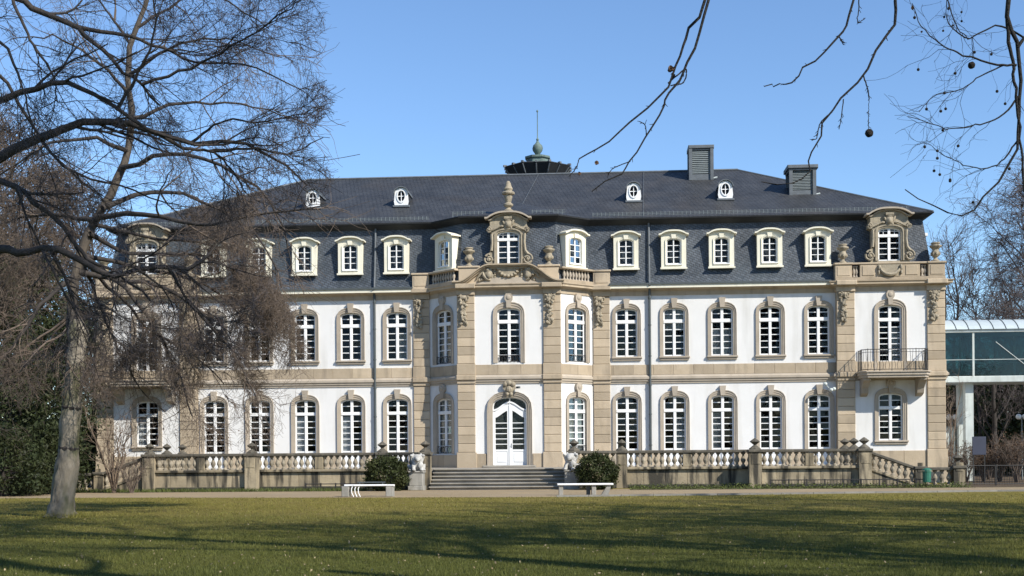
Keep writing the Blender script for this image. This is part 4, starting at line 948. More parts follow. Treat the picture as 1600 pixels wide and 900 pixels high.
mm=MB().box(-.05,.05,-.05,.05,5.562,7.858).mesh('mullion','steel_white')
for yy in (-1.25,1.25):
    obj('pane',gp0,T,(0,yy,0)); 
    for i in range(3): obj('mullion',mm,T,(2.2+2.9*i,yy,0)); 
    for i in range(2): obj('pane',gp,T,(2.2+2.9*i,yy,0))
    MB().tube([(0,yy-.05,6.42),(LB,yy-.05,6.42)],.018,5).build('hand_rail','steel_white',T)
MB().tube([(3.35,-1.31,7.35),(5.0,-1.31,6.0)],.02,6).build('brace','steel_white',T)
for x in (.75,2.0,2.75,4.75,6.2): MB().ell((x,-.9,5.68),(.09,.09,.09),10,7).build('floor_lamp','globe',T)
MB().box(-.21,.21,-.25,.25,0,5.22).build('column','steel_white',T,(2.1,-.6,0)); MB().box(-.21,.21,-.25,.25,0,5.22).build('column','steel_white',T,(2.1,.7,0)); MB().box(-.2,.2,-.25,.25,0,5.22).build('column','steel_white',T,(7.9,-.6,0))
# screens and board under it
nb_=at(1530,712,63.2); T=thing('notice_board','grey-blue panel standing among the undergrowth under the walkway','panel',(nb_.x,nb_.y,0)); MB().bbox(-.33,.33,-.03,.03,1.4,2.3,.01).build('panel','board_grey',T); MB().box(-.3,-.25,.03,.08,0,2.2).build('post','iron',T); MB().box(.25,.3,.03,.08,0,2.2).build('post','iron',T)
T=thing('pale_cabinet','pale grey-green service cabinet beside the walkway column','cabinet',(23.6,5.0,0)); MB().bbox(-.3,.3,-.2,.2,0,2.9,.02).build('body','steel_white',T); MB().bbox(-.33,.33,-.23,.23,2.9,2.96,.02).build('lid','louvre',T)
def lamp(x,y,h,label):
    T=thing('globe_lamp',label,'lamp',(x,y,0),'white globe lamps near the walkway')
    MB().tube([(0,0,0),(0,0,h)],[.045,.03],8).build('post','louvre',T)
    MB().tube([(-.2,0,h),(.2,0,h)],.02,6).build('arm','louvre',T)
    for s in (-1,1): MB().ell((s*.17,0,h+.02),(.155,.155,.155),14,10).build('globe','globe',T,None,True)
for (px_,d_,h_,lb_) in ((1488,70.5,3.45,'twin white globe lamp beside the palace corner'),(1597,70.5,3.45,'twin white globe lamp at the right picture edge')):
    q_=at(px_,712,d_); lamp(q_.x,q_.y,h_,lb_)
#('twin white globe lamp at the right picture edge')
# ------------------------------------------------------------ vegetation generator
def tubes(batches, sides):
    """batches: list of (P (m,n,3), R (m,n)) -> verts, quads"""
    Vs=[];Fs=[];base=0
    for P,R in batches:
        if len(P)==0: continue
        m,n,_=P.shape
        t=np.empty_like(P); t[:,1:-1]=P[:,2:]-P[:,:-2]; t[:,0]=P[:,1]-P[:,0]; t[:,-1]=P[:,-1]-P[:,-2]
        t/=np.linalg.norm(t,axis=2,keepdims=True)+1e-9
        ref=np.where(np.abs(t[:,:1,2:3])>.9,np.array([1.,0,0]),np.array([0,0,1.])); ref=np.broadcast_to(ref,t.shape)
        u=np.cross(t,ref); u/=np.linalg.norm(u,axis=2,keepdims=True)+1e-9; w=np.cross(t,u)
        a=np.arange(sides)*2*np.pi/sides
        V=P[:,:,None,:]+R[:,:,None,None]*(u[:,:,None,:]*np.cos(a)[:,None]+w[:,:,None,:]*np.sin(a)[:,None])
        Vs.append(V.reshape(-1,3))
        idx=base+np.arange(m*n*sides).reshape(m,n,sides); nx=np.roll(idx,-1,axis=2)
        q=np.stack([idx[:,:-1],nx[:,:-1],nx[:,1:],idx[:,1:]],-1).reshape(-1,4); Fs.append(q); base+=m*n*sides
    return np.concatenate(Vs),np.concatenate(Fs)
def resample(pts,n,rng=None,jit=0):
    P=np.array([tuple(p) for p in pts],float); k=len(P)
    # catmull-rom through the points
    E=np.vstack([2*P[0]-P[1],P,2*P[-1]-P[-2]]); out=[]
    for x in np.linspace(0,k-1-1e-6,n):
        i=int(x); f=x-i; p0,p1,p2,p3=E[i],E[i+1],E[i+2],E[i+3]
        out.append(.5*((2*p1)+(-p0+p2)*f+(2*p0-5*p1+4*p2-p3)*f*f+(-p0+3*p1-3*p2+p3)*f**3))
    out=np.array(out)
    if rng is not None and jit: out[1:-1]+=rng.normal(size=out[1:-1].shape)*jit
    return out
def grow(par,k,L,ang,n,wig,trop,rr,rng,tmin=.15,tmax=1.0,taper=.35,rmin=.004,flat=0):
    """children on parent polylines. par=(P,R); L=(lo,hi); ang=(lo,hi)"""
    P,R=par; m,pn,_=P.shape
    idx=np.repeat(np.arange(m),k); N=len(idx); t=rng.uniform(tmin,tmax,N)**.85*(pn-1); i=np.minimum(t.astype(int),pn-2); f=(t-i)[:,None]
    p=P[idx,i]*(1-f)+P[idx,i+1]*f; tg=P[idx,i+1]-P[idx,i]; tg/=np.linalg.norm(tg,axis=1,keepdims=True)+1e-9
    r0=(R[idx,i]*(1-f[:,0])+R[idx,i+1]*f[:,0])
    q=rng.normal(size=(N,3)); q[:,2]*=(1-flat); q-=tg*(q*tg).sum(1,keepdims=True); q/=np.linalg.norm(q,axis=1,keepdims=True)+1e-9
    a=rng.uniform(*ang,N)[:,None]; d=tg*np.cos(a)+q*np.sin(a)
    ln=rng.uniform(*L,N)*(1-.45*(t/(pn-1))); st=(ln/(n-1))[:,None]
    out=np.empty((N,n,3)); out[:,0]=p
    tr=np.asarray(trop,float)
    for s in range(1,n):
        d=d+rng.normal(size=(N,3))*wig+tr; d/=np.linalg.norm(d,axis=1,keepdims=True); out[:,s]=out[:,s-1]+d*st
    rs=np.clip(r0*rr,rmin,None); Rr=rs[:,None]*np.linspace(1,taper,n)[None]
    return out,np.maximum(Rr,rmin*.6)
def limbs_from_px(paths,n=14,rng=None,jit=.02):
    Ps=[];Rs=[]
    for pts,(ra,rb) in paths:
        q=[at(*p) for p in pts]; ln=sum((a-b).length for a,b in zip(q[:-1],q[1:])); Ps.append(resample(q,n,rng,min(jit,ln/(n-1)*.09))); Rs.append(ra*.9+(rb-ra*.9)*np.linspace(0,1,n)**.7)
    return np.array(Ps),np.array(Rs)
def cull(par,keep):
    P,R=par; k=keep(P.mean(1)); return P[k],R[k]
def px_of(Q):
    d=Q-np.array(CAM); z=d@np.array(VD); return 800+F*(d@np.array(R2))/z, HY-F*(d@np.array(U2))/z
def add_part(name,T,batches,sides,material,smooth=True,origin=None):
    V,Q=tubes(batches,sides); o=np.array(origin if origin is not None else T.location); return obj(name,npmesh(name,V-o,Q,material,smooth),T)
# ------------------------------------------------------------ the tree with the leaning grey trunk (left)
rng=np.random.default_rng(11)
b0=at(97,808,34.0); b0.z=0; BT=b0.copy()
T=thing('broadleaf_tree','bare tree with leaning mossy grey trunk on the left lawn','tree',b0)
D0=33.9
tr_px=[(95,812,D0),(97,790,D0),(103,740,D0),(108,700,D0),(111,650,D0),(115,600,D0),(120,555,D0),(121,515,D0+.1),(113,478,D0+.3),(118,430,D0+.4),(140,360,D0+.6),(175,300,D0+.8),(198,240,D0+1),(206,180,D0+1.1),(200,120,D0+1.2),(206,60,D0+1.3),(230,0,D0+1.4),(240,-80,D0+1.5)]
tp=resample([at(*p) for p in tr_px],46,rng,.012); tp[0,2]=-.05
zt=np.linspace(0,1,46); trr=.30+.11*np.exp(-zt*24)-.02*zt*10*(zt<.4)-.08*np.clip((zt-.4)/.6,0,1); trr=np.where(zt>.44,.135-.085*(zt-.44)/.56,np.where(zt>.40,.26-.125*(zt-.40)/.04,trr))
trr*=1+.05*np.sin(zt*60)+.03*rng.normal(size=46)
KS=20; ns=36
tp2=np.stack([np.interp(np.linspace(0,1,136),zt,tp[:,k]) for k in range(3)],1); tr2=np.interp(np.linspace(0,1,136),zt,trr); KS=59
V,Q=tubes([(tp2[None],tr2[None])],ns)
a=np.arange(ns)*2*np.pi/ns; zz=np.linspace(0,1,136)
rid=.05*np.sin(11*a[None,:]+3*np.sin(zz[:,None]*40)+2*np.sin(zz[:,None]*90+a[None,:]*2))+.035*np.sin(17*a[None,:]-zz[:,None]*60)+.03*rng.normal(size=(136,ns))
fl=1+.22*np.clip(np.cos(5*a+.5),-.3,1)[None,:]*np.exp(-zz*40)[:,None]+rid
Vc=V.reshape(136,ns,3); Vc=tp2[:,None]+(Vc-tp2[:,None])*fl[:,:,None]
obj('trunk',npmesh('trunk',Vc[:KS].reshape(-1,3)-np.array(b0),Q[:(KS-1)*ns],'bark_pale',True),T)
obj('leader',npmesh('leader',Vc[KS-1:].reshape(-1,3)-np.array(b0),Q[:(136-KS)*ns],'bark_brown',True),T)
for py in (634,702):           # dark scars where limbs were cut
    yy=px_of(tp2)[1]; q=int(np.argmin(np.abs(yy-py))); c=Vector(tp2[q]); R0=tr2[q]
    MB().lathe([(R0*.9,-.06),(R0*1.07,-.035),(R0*1.09,.02),(R0*.92,.06)],(0,0,0),18,False).build('cut_scar','bark_dark',T,Matrix.Translation(c-b0)@Matrix.Rotation(.16,4,'Y')@Matrix.Rotation(.1,4,'X'),True)
d=D0+.4
LP=[([(113,470,d),(108,500,d-.2),(106,560,d-.3)],(.12,.05)),
    ([(122,425,d),(190,438,d+.6),(260,450,d+1.0),(320,500,d+1.3),(370,560,d+1.5),(400,620,d+1.6)],(.10,.02)),
    ([(128,400,d),(200,455,d+.6),(250,530,d+1),(280,590,d+1.2),(300,650,d+1.2)],(.09,.02)),
    ([(150,340,d),(230,335,d-1),(320,352,d-1.8),(410,335,d-2.3),(500,322,d-2.6)],(.10,.015)),
    ([(160,325,d),(240,300,d+1.4),(330,320,d+2.4),(410,380,d+3),(440,450,d+3.2)],(.09,.015)),
    ([(118,430,d),(70,470,d-.8),(20,540,d-1.2),(-30,600,d-1.4)],(.09,.02)),
    ([(150,345,d),(80,335,d+1),(0,350,d+1.6),(-60,400,d+2)],(.09,.02)),
    ([(190,262,d+.4),(270,240,d-.8),(360,265,d-1.6),(430,330,d-2),(455,410,d-2.2)],(.085,.015)),
    ([(198,235,d+.5),(130,215,d-.4),(50,240,d-.9),(-20,290,d-1.2)],(.08,.015)),
    ([(205,185,d+.6),(290,160,d+1.6),(390,165,d+2.2),(470,190,d+2.6)],(.07,.012)),
    ([(203,150,d+.7),(150,95,d+.1),(90,60,d-.4),(20,60,d-.8)],(.065,.012)),
    ([(200,118,d+.8),(270,75,d-.1),(350,60,d-.7),(440,90,d-1)],(.06,.012)),
    ([(205,70,d+.9),(160,10,d+1.4),(120,-60,d+1.8)],(.055,.012)),
    ([(212,45,d+1),(300,-10,d+1.5),(380,-50,d+2)],(.055,.012)),
    ([(140,365,d),(210,400,d+1.4),(300,395,d+2.2),(380,430,d+2.6),(430,510,d+3)],(.08,.015)),
    ([(130,400,d),(220,420,d+2),(310,440,d+3),(370,490,d+3.6),(410,560,d+4)],(.08,.015)),
    ([(128,405,d),(190,470,d+2),(240,520,d+3),(310,560,d+3.6),(350,600,d+4)],(.07,.015)),
    ([(145,350,d),(230,370,d+2.5),(320,380,d+3.6),(400,400,d+4.4),(440,440,d+5)],(.07,.012)),
    ([(125,410,d),(160,490,d+1.2),(190,560,d+1.8),(230,620,d+2.0)],(.07,.015))]
LM=limbs_from_px(LP,14,rng,.03)
L2=grow(LM,10,(1.2,3.0),(.4,1.1),8,.16,(.02,0,-.03),.55,rng,.2,rmin=.012)
L3=grow(L2,8,(.6,1.7),(.4,1.1),6,.18,(.0,0,-.05),.5,rng,.15,rmin=.007)
L4=grow(L3,10,(.35,1.0),(.4,1.2),5,.2,(0,0,-.10),.55,rng,.1,rmin=.0062)
L5=grow(L4,4,(.25,.65),(.4,1.2),3,.22,(0,0,-.12),.6,rng,.1,rmin=.0052)
def keepL(Q):
    x,y=px_of(Q); return (x<455+60*np.sin(y*.013)-.25*np.clip(y-470,0,200))&((y<600+40*np.sin(x*.05))|(rng.uniform(size=len(x))<.2))&(rng.uniform(size=len(x))<np.interp(y,[150,260,360,640],[.12,.3,.95,.95])*np.interp(x,[0,110,170],[.45,.5,1]))
L3=cull(L3,lambda Q: rng.uniform(size=len(Q))<np.interp(px_of(Q)[1],[150,300,400],[.35,.55,1]))
L4=cull(L4,keepL); L5=cull(L5,keepL)
lim=tubes  # alias
for i in range(len(LM[0])): add_part('limb',T,[(LM[0][i:i+1],LM[1][i:i+1])],8,'bark_dark')
add_part('crown',T,[L2,L3],5,'twig_brown'); o=add_part('twigs',T,[L4,L5],3,'twig_brown',False); o['kind']='stuff'
# a few withered leaves still hanging
tips=L5[0][rng.choice(len(L5[0]),900,replace=False)][:,-1]; xx,yy=px_of(tips); tips=tips[(yy>300)&(xx<420)]
o=obj('withered_leaves',leafmesh('withered_leaves',tips-np.array(b0),.035,rng,'copper_leaf'),T); o['kind']='stuff'

# ------------------------------------------------------------ big tree standing off the left edge, its limbs reach into view
rng=np.random.default_rng(23)
B1=at(-230,700,24.0); B1.z=0
T=thing('broadleaf_tree','bare tree beyond the left edge whose dark limbs reach across the sky','tree',B1)
t1=[B1+Vector((0,0,-.1)),B1+Vector((.05,.1,1.5)),B1+Vector((.15,.1,3.2)),at(-190,400,24),at(-165,300,24),at(-150,150,24.2),at(-120,0,24.4),at(-60,-150,24.6)]
tt=resample(t1,24,rng,.02); tr=np.linspace(.42,.14,24); tr[:3]*=[1.4,1.18,1.05]; add_part('trunk',T,[(tt[None],tr[None])],14,'bark_dark')
d=24.0
LP=[([(-168,320,d),(-80,290,d),(0,242,d),(60,218,d+.2),(120,196,d+.3),(190,188,d+.4),(232,202,d+.5),(300,222,d+.7),(370,222,d+.9),(430,246,d+1.1),(480,290,d+1.3)],(.15,.018)),
    ([(-160,240,d),(-80,180,d),(0,155,d-.3),(45,142,d-.4),(92,128,d-.5),(135,142,d-.5),(182,172,d-.5),(240,206,d-.4),(310,228,d-.2),(390,216,d)],(.10,.018)),
    ([(-140,80,d),(-50,-20,d+.3),(20,-4,d+.4),(60,18,d+.5),(112,40,d+.6),(150,70,d+.7),(192,108,d+.8),(222,132,d+.9),(250,165,d+1)],(.11,.02)),
    ([(112,40,d+.6),(190,55,d+.9),(250,75,d+1.1),(310,98,d+1.3),(390,105,d+1.5),(470,140,d+1.7)],(.055,.012)),
    ([(-170,330,d),(-60,270,d-.6),(20,292,d-.9),(60,320,d-1),(110,370,d-1.1),(140,408,d-1.1),(190,432,d-1.1),(235,470,d-1)],(.09,.018)),
    ([(-185,385,d),(-80,378,d-.8),(0,386,d-1.2),(30,395,d-1.3),(62,388,d-1.4),(106,396,d-1.5),(160,425,d-1.5),(205,424,d-1.5),(262,415,d-1.4),(300,418,d-1.3),(330,395,d-1.2)],(.11,.03)),
    ([(262,415,d-1.4),(285,455,d-1.3),(300,480,d-1.2),(330,500,d-1.1)],(.04,.012)),
    ([(80,392,d-1.4),(100,430,d-1.3),(112,462,d-1.2),(118,480,d-1.2)],(.045,.015)),
    ([(240,206,d-.4),(290,232,d-.1),(330,236,d+.1),(360,262,d+.3),(384,302,d+.4)],(.05,.012)),
    ([(182,172,d-.5),(212,120,d-.7),(232,80,d-.9),(242,30,d-1),(238,-20,d-1.1)],(.04,.012)),
    ([(222,132,d+.9),(300,105,d+.7),(350,80,d+.5),(430,28,d+.2),(470,0,d)],(.04,.010)),
    ([(-160,180,d),(-90,40,d-1),(-10,60,d-1.6),(35,130,d-2),(50,210,d-2.3)],(.06,.012)),
    ([(20,-4,d+.4),(45,60,d+.2),(80,110,d),(90,160,d-.2)],(.04,.012)),
    ([(-110,-30,d+.8),(60,-40,d+1.4),(200,-30,d+1.8),(330,-10,d+2.2),(420,45,d+2.5)],(.06,.012)),
    ([(-130,60,d+.8),(-10,110,d+1.6),(90,250,d+2.2),(180,290,d+2.6),(280,320,d+3)],(.06,.012)),
    ([(330,236,d+.1),(400,232,d+.3),(450,240,d+.5),(505,215,d+.7)],(.035,.008)),
    ([(300,222,d+.7),(350,190,d+.5),(420,190,d+.4),(505,165,d+.3)],(.035,.008))]
LM=limbs_from_px(LP,18,rng,.025)
L2=grow(LM,9,(.9,2.4),(.35,1.0),8,.15,(.01,0,.0),.5,rng,.22,rmin=.010)
L3=grow(L2,7,(.45,1.2),(.4,1.1),6,.17,(0,0,-.01),.5,rng,.15,rmin=.0055)
L4=grow(L3,6,(.22,.7),(.4,1.2),5,.2,(0,0,-.01),.55,rng,.1,rmin=.0042)
L5=grow(L4,2,(.12,.35),(.4,1.2),3,.2,(0,0,0),.6,rng,.1,rmin=.0034)
def keepN(Q):
    x,y=px_of(Q); return (x<500+20*np.sin(y*.05)-.5*np.clip(y-330,0,400))
L2=cull(L2,keepN);L3=cull(L3,keepN);L4=cull(L4,keepN);L5=cull(L5,keepN)
for i in range(len(LM[0])): add_part('limb',T,[(LM[0][i:i+1],LM[1][i:i+1])],8,'bark_dark')
add_part('crown',T,[L2,L3],5,'bark_dark'); o=add_part('twigs',T,[L4,L5],3,'twig_grey',False); o['kind']='stuff'

# ------------------------------------------------------------ plane tree overhead at the right, near the camera
rng=np.random.default_rng(31)
B2=at(2500,700,8.5); B2.z=0
T=thing('plane_tree','plane tree whose hanging twigs with round seed balls cross the sky at right','tree',B2)
d=6.0
tt=resample([B2+Vector((0,0,-.1)),B2+Vector((.05,0,1.5)),B2+Vector((-.1,0,3.5)),B2+Vector((-.3,.1,6.5)),B2+Vector((-.2,.2,10))],20,rng,.02); tr=np.linspace(.38,.14,20); tr[0]*=1.3; add_part('trunk',T,[(tt[None],tr[None])],14,'bark_pale')
hub=[([(2400,-500,8.2),(2000,-520,7.6),(1700,-420,7.0),(1500,-330,6.5),(1300,-260,6.2),(1120,-160,6.0)],(.10,.02)),
     ([(2400,-700,8.2),(2100,-500,8.0),(1850,-320,7.8),(1700,-200,7.6),(1600,-90,7.5)],(.08,.025)),
     ([(2420,-350,8.3),(2100,-250,8.8),(1850,-120,9.2),(1700,-50,9.5),(1640,20,9.7)],(.07,.02))]
HB=limbs_from_px(hub,16,rng,.01)
for i in range(len(HB[0])): add_part('limb',T,[(HB[0][i:i+1],HB[1][i:i+1])],8,'bark_dark')
e=7.5; g=9.7
TP=[([(1120,-160,6),(1112,-60,6),(1104,5,6),(1078,42,6),(1066,80,6),(1054,115,6),(1030,150,6),(980,196,6),(940,230,6),(905,248,6)],(.012,.003)),
    ([(1112,-60,6),(1106,0,5.95),(1092,58,5.95),(1070,104,5.95),(1058,128,5.95),(1040,150,5.95),(1032,172,5.95),(1010,212,5.95),(986,250,5.95),(970,272,5.95),(925,299,5.95)],(.010,.0028)),
    ([(1044,130,6),(1055,120,6),(1072,108,6.02),(1068,128,6.02),(1048,134,6.0)],(.005,.003)),
    ([(985,252,5.95),(960,262,5.95),(950,272,5.95)],(.003,.002)),
    ([(905,248,6),(900,262,6),(890,275,6)],(.003,.002)),
    ([(1010,212,5.95),(1008,196,5.95),(1000,190,5.95)],(.0035,.002)),
    ([(1300,-260,6.2),(1345,-80,6.2),(1330,0,6.2),(1312,52,6.2),(1272,95,6.2),(1236,128,6.2),(1218,133,6.2),(1194,135,6.2)],(.010,.0025)),
    ([(1310,55,6.2),(1318,70,6.2)],(.004,.0025)),([(1340,-40,6.2),(1342,10,6.2),(1340,35,6.2),(1352,28,6.2)],(.004,.002)),
    ([(1500,-330,6.5),(1425,-130,6.4),(1400,-10,6.3),(1398,30,6.3),(1376,70,6.3),(1349,118,6.3),(1310,160,6.3),(1286,200,6.3),(1270,240,6.3),(1262,270,6.3),(1236,287,6.3),(1190,284,6.3)],(.012,.0025)),
    ([(1349,118,6.3),(1356,140,6.3),(1358,155,6.3)],(.004,.003)),([(1358,155,6.3),(1357,180,6.3),(1357,204,6.3)],(.0018,.0016)),
    ([(1318,155,6.3),(1315,180,6.3),(1311,202,6.3)],(.0035,.002)),([(1300,175,6.3),(1282,192,6.3),(1276,215,6.3),(1268,218,6.3)],(.0045,.002)),
    ([(1600,-90,e),(1580,-20,e),(1574,30,e),(1590,75,e),(1595,140,e),(1592,190,e),(1580,250,e),(1545,300,e),(1506,336,e),(1462,322,e),(1414,296,e)],(.020,.003)),
    ([(1574,30,e),(1578,70,e),(1583,110,e),(1588,160,e),(1596,230,e),(1600,300,e)],(.014,.006)),
    ([(1588,102,e),(1556,101,e),(1502,84,e),(1472,70,e),(1440,42,e),(1425,5,e)],(.009,.002)),
    ([(1570,101,e),(1530,120,e),(1500,140,e),(1460,150,e),(1436,175,e)],(.006,.002)),
    ([(1592,150,e),(1560,185,e),(1520,197,e),(1480,200,e),(1418,182,e)],(.008,.002)),
    ([(1590,220,e),(1560,256,e),(1520,262,e),(1470,240,e)],(.007,.002)),
    ([(1640,20,g),(1610,60,g),(1560,40,g),(1510,60,g),(1480,30,g),(1482,-10,g)],(.012,.003)),
    ([(1480,-60,e),(1482,0,e),(1495,40,e),(1512,60,e),(1520,60,e),(1519,92,e)],(.005,.0018)),
    ([(1590,75,e),(1600,60,e),(1620,40,e)],(.012,.01))]
LM=limbs_from_px(TP,22,rng,.006)
far=LM[0][14:]; farR=LM[1][14:]
L2=grow((far,np.minimum(farR,.0036)),7,(.25,.7),(.4,1.0),9,.26,(-.01,0,-.04),.42,rng,.25,rmin=.0016)
L3=grow(L2,3,(.10,.32),(.4,1.1),6,.22,(0,0,-.07),.55,rng,.2,rmin=.0011)
nr=grow((LM[0][:14],LM[1][:14]),9,(.012,.035),(.5,1.0),4,.1,(0,0,0),.45,rng,.2,rmin=.0018,taper=.6)
def keepP(Q):
    x,y=px_of(Q); return (x>1415)|(x<1405)&(y<420)
L2=cull(L2,lambda Q:px_of(Q)[0]>1415); L3=cull(L3,lambda Q:px_of(Q)[0]>1412)
for i in range(len(LM[0])): add_part('hanging_twig',T,[(LM[0][i:i+1],LM[1][i:i+1])],6,'near_twig')
o=add_part('spurs',T,[nr],5,'near_twig'); o['kind']='stuff'; o=add_part('twigs',T,[L2,L3],4,'near_twig'); o['kind']='stuff'
def ball(px,py,dd,r):
    c=at(px,py,dd); m=MB().ell((0,0,0),(r,r,r),14,10); rb_=random.Random(int(px)); m.v=[tuple(Vector(v)*rb_.uniform(.93,1.05)) for v in m.v]; m.build('seed_ball','seed_ball',T,c-B2,True)
ball(1358,208,6.3,.0205); ball(1518,102,e,.021)
st=[]
tips=L3[0][:,-1]; sel=rng.choice(len(tips),46,replace=False); k=0
for i in sel:
    x,y=px_of(tips[i][None]); 
    if 1420<x[0]<1600 and 0<y[0]<330:
        c=Vector(tips[i])-Vector((0,0,.03)); MB().ell((0,0,0),(.009,.009,.009),8,6).build('seed_ball','seed_ball',T,c-B2,True)
        st.append((np.array([tips[i],np.array(c)]),np.array([.0012,.0012])))
if st: add_part('stalk',T,[(np.array([s[0] for s in st]),np.array([s[1] for s in st]))],3,'bark_dark')
def dead(px,py,dd,s,seed):
    c=at(px,py,dd); r=random.Random(seed); m=MB()
    for q in range(3):
        a=r.uniform(0,6); base=len(m.v)
        R_=Matrix.Rotation(a,3,'Y')@Matrix.Rotation(r.uniform(-.8,.8),3,'X')
        for (u,v,w) in ((0,0,.5),(-.45,.15,.1),(-.3,-.1,-.5),(0,.2,-.7),(.35,-.1,-.4),(.5,.1,.15)): m.v.append(tuple(R_@(Vector((u,v,w))*s)))
        m.f+=[(base,base+1,base+2,base+3),(base,base+3,base+4,base+5)]
    m.build('dead_leaf','dead_leaf',T,c-B2)
dead(1048,108,6,.028,1); dead(932,254,6,.02,2); dead(1052,118,6.02,.02,5); dead(906,271,6,.015,4); dead(1426,12,e,.02,6); dead(1440,50,e,.012,7)

# ------------------------------------------------------------ generic bare trees
def bare_tree(base,h,r0,spread,label,seed,mt='twig_grey',bark='bark_dark',k=(9,7,6,4,0),group=None,name='bare_tree',droop=0.0,rm=.012,lean=(0,0),fork=.3,tilt=(.35,.9)):
    rng=np.random.default_rng(seed); base=Vector(base); T=thing(name,label,'tree',base,group)
    pts=[base+Vector((0,0,-.1))]+[base+Vector((rng.normal()*.02*h*f+lean[0]*f,rng.normal()*.02*h*f+lean[1]*f,h*f)) for f in (.15,.35,.55,.75,.92)]
    P=resample(pts,20,rng,.01); R=np.linspace(r0,r0*.2,20); R[0]*=1.3
    tr=(P[None],R[None]); L1=grow(tr,k[0],(h*.35*spread,h*.6*spread),tilt,10,.10,(0,0,.05-droop),.5,rng,fork,.98,rmin=rm*2.5)
    L2=grow(L1,k[1],(h*.14*spread,h*.32*spread),(.35,1.0),7,.14,(0,0,.03-droop),.5,rng,.2,rmin=rm*1.4)
    L3=grow(L2,k[2],(h*.06*spread,h*.16*spread),(.35,1.1),5,.16,(0,0,.0-droop*1.5),.5,rng,.15,rmin=rm)
    fine=[L3]
    if k[3]: L4=grow(L3,k[3],(h*.03*spread,h*.085*spread),(.4,1.1),4,.18,(0,0,-droop*2),.6,rng,.15,rmin=rm*.7); fine.append(L4)
    add_part('trunk',T,[tr],12,bark); add_part('limbs',T,[L1,L2],6,bark); o=add_part('twigs',T,fine,3,mt,False); o['kind']='stuff'
    return T
def gp(px,d): p=at(px,712,d); p.z=0; return p
bare_tree(gp(1497,98),17,.22,.75,'slender bare tree rising behind the walkway roof next to the palace',41,rm=.016,k=(11,7,5,3,0))
bare_tree(gp(1478,92),14.5,.17,.6,'thin bare tree half hidden by the palace corner',42,rm=.014,k=(8,6,5,3,0))
bare_tree(gp(1532,84),11.5,.16,.8,'low reddish bare tree above the walkway roof',43,rm=.016,mt='twig_brown',k=(9,7,5,3,0))
bare_tree(gp(1655,84),19,.34,.95,'dense purplish bare tree cut off by the right edge',44,rm=.016,k=(16,10,9,6,0),droop=.05,fork=.25)
bare_tree(gp(1585,100),15,.25,.9,'tall bare tree far behind the walkway',45,rm=.018,k=(11,8,6,3,0))
bare_tree(gp(1555,76),9.5,.2,.9,'dark bare tree standing under the walkway',46,rm=.013,k=(14,9,6,3,0),fork=.1)
# bare trees behind at the left
bare_tree(gp(30,75),18,.28,.9,'bare brown tree behind the dark evergreens at left',51,rm=.021,mt='twig_brown',k=(16,9,8,5,0),droop=.03)
bare_tree(gp(150,84),18,.25,.95,'bare brown tree at the left end of the palace',52,rm=.022,mt='twig_brown',k=(15,9,8,5,0),droop=.03)
bare_tree(gp(-50,48),12.5,.28,.95,'bare tree at the far left edge behind the lawn',53,rm=.015,mt='twig_brown',k=(14,9,8,5,0),droop=.03)
# trees outside the picture on the sunny side: their shadows lie on the lawn
SH=((18.8,-46.4,18,.44,61,'nearest the camera but one'),(24,-42.6,20,.48,62,'second from the palace'),(28.5,-37.2,20,.42,63,'nearest the palace'),(16.3,-52.6,17,.38,64,'beside the camera'),(21,-57,20,.42,65,'a little behind the camera'),(27.5,-52.5,21,.48,66,'standing in the second row'),(33,-47,22,.48,67,'farthest from the lawn'),(15.5,-57.5,26,.5,68,'tallest of the row'),(11.5,-60.5,27,.5,69,'its crown high above the camera'))
for (x,y,h,r,sd,w) in SH:
    bare_tree((x,y,0),h,r,.8,'bare park tree out of view at right, '+w,sd,rm=.03,k=(15,8,5,0,0),fork=.2 if h<25 else .42,tilt=(.5,1.15),group='trees shading the lawn from the right')
# ------------------------------------------------------------ evergreens
def evergreen(base,h,rad,label,seed,n=170,per=75,leaf=.13,name='evergreen_tree',mt='yew',low=.03,cat='tree'):
    rng=np.random.default_rng(seed); base=Vector(base); T=thing(name,label,cat,base)
    MB().tube([(0,0,-.1),(.05,0,h*.4),(0,.05,h*.9)],[rad*.09,rad*.06,.03],8).build('trunk','bark_dark',T)
    f=rng.uniform(low,1,n); a=rng.uniform(0,2*np.pi,n); prof=np.sin(np.pi*np.clip(f*.86+.12,0,1))**.7*(1-.25*f); rr=prof*rad*np.sqrt(rng.uniform(.25,1,n))*rng.uniform(.75,1.15,n)
    C=np.stack([rr*np.cos(a),rr*np.sin(a),f*h],1)
    lim_=[(np.array([[0,0,c[2]*.85],(c*np.array([.5,.5,.95])),c]),np.array([.05,.03,.012])) for c in C[:60]]
    add_part('branches',T,[(np.array([l[0] for l in lim_]),np.array([l[1] for l in lim_]))],4,'bark_dark',True,(0,0,0))
    cr=rng.uniform(.3,.75,n)*rad*.32
    P=np.repeat(C,per,0)+rng.normal(size=(n*per,3))*np.repeat(cr,per)[:,None]*np.array([.62,.62,.5]); P=P[P[:,2]>.05]
    obj('crown',leafmesh('crown',P,leaf,rng,mt,.4),T)
    return T
E1='dense dark evergreen '
evergreen(gp(62,62),11.3,3.1,E1+'tree behind the leaning trunk',71,n=230); evergreen(gp(-15,58),10.5,3.2,E1+'tree cut off by the left edge',72,n=220)
evergreen(gp(122,70),10.0,2.7,E1+'tree touching the left end of the palace',73,n=200); evergreen(gp(12,72),13.5,3.4,E1+'tree standing farthest back at left',74,n=200)
evergreen(gp(75,57),3.0,2.2,E1+'shrub low behind the grey trunk',75,n=120,name='evergreen_shrub',cat='shrub',leaf=.09); evergreen(gp(5,54),2.8,2.4,E1+'shrub low at the left edge',76,n=120,name='evergreen_shrub',cat='shrub',leaf=.09)
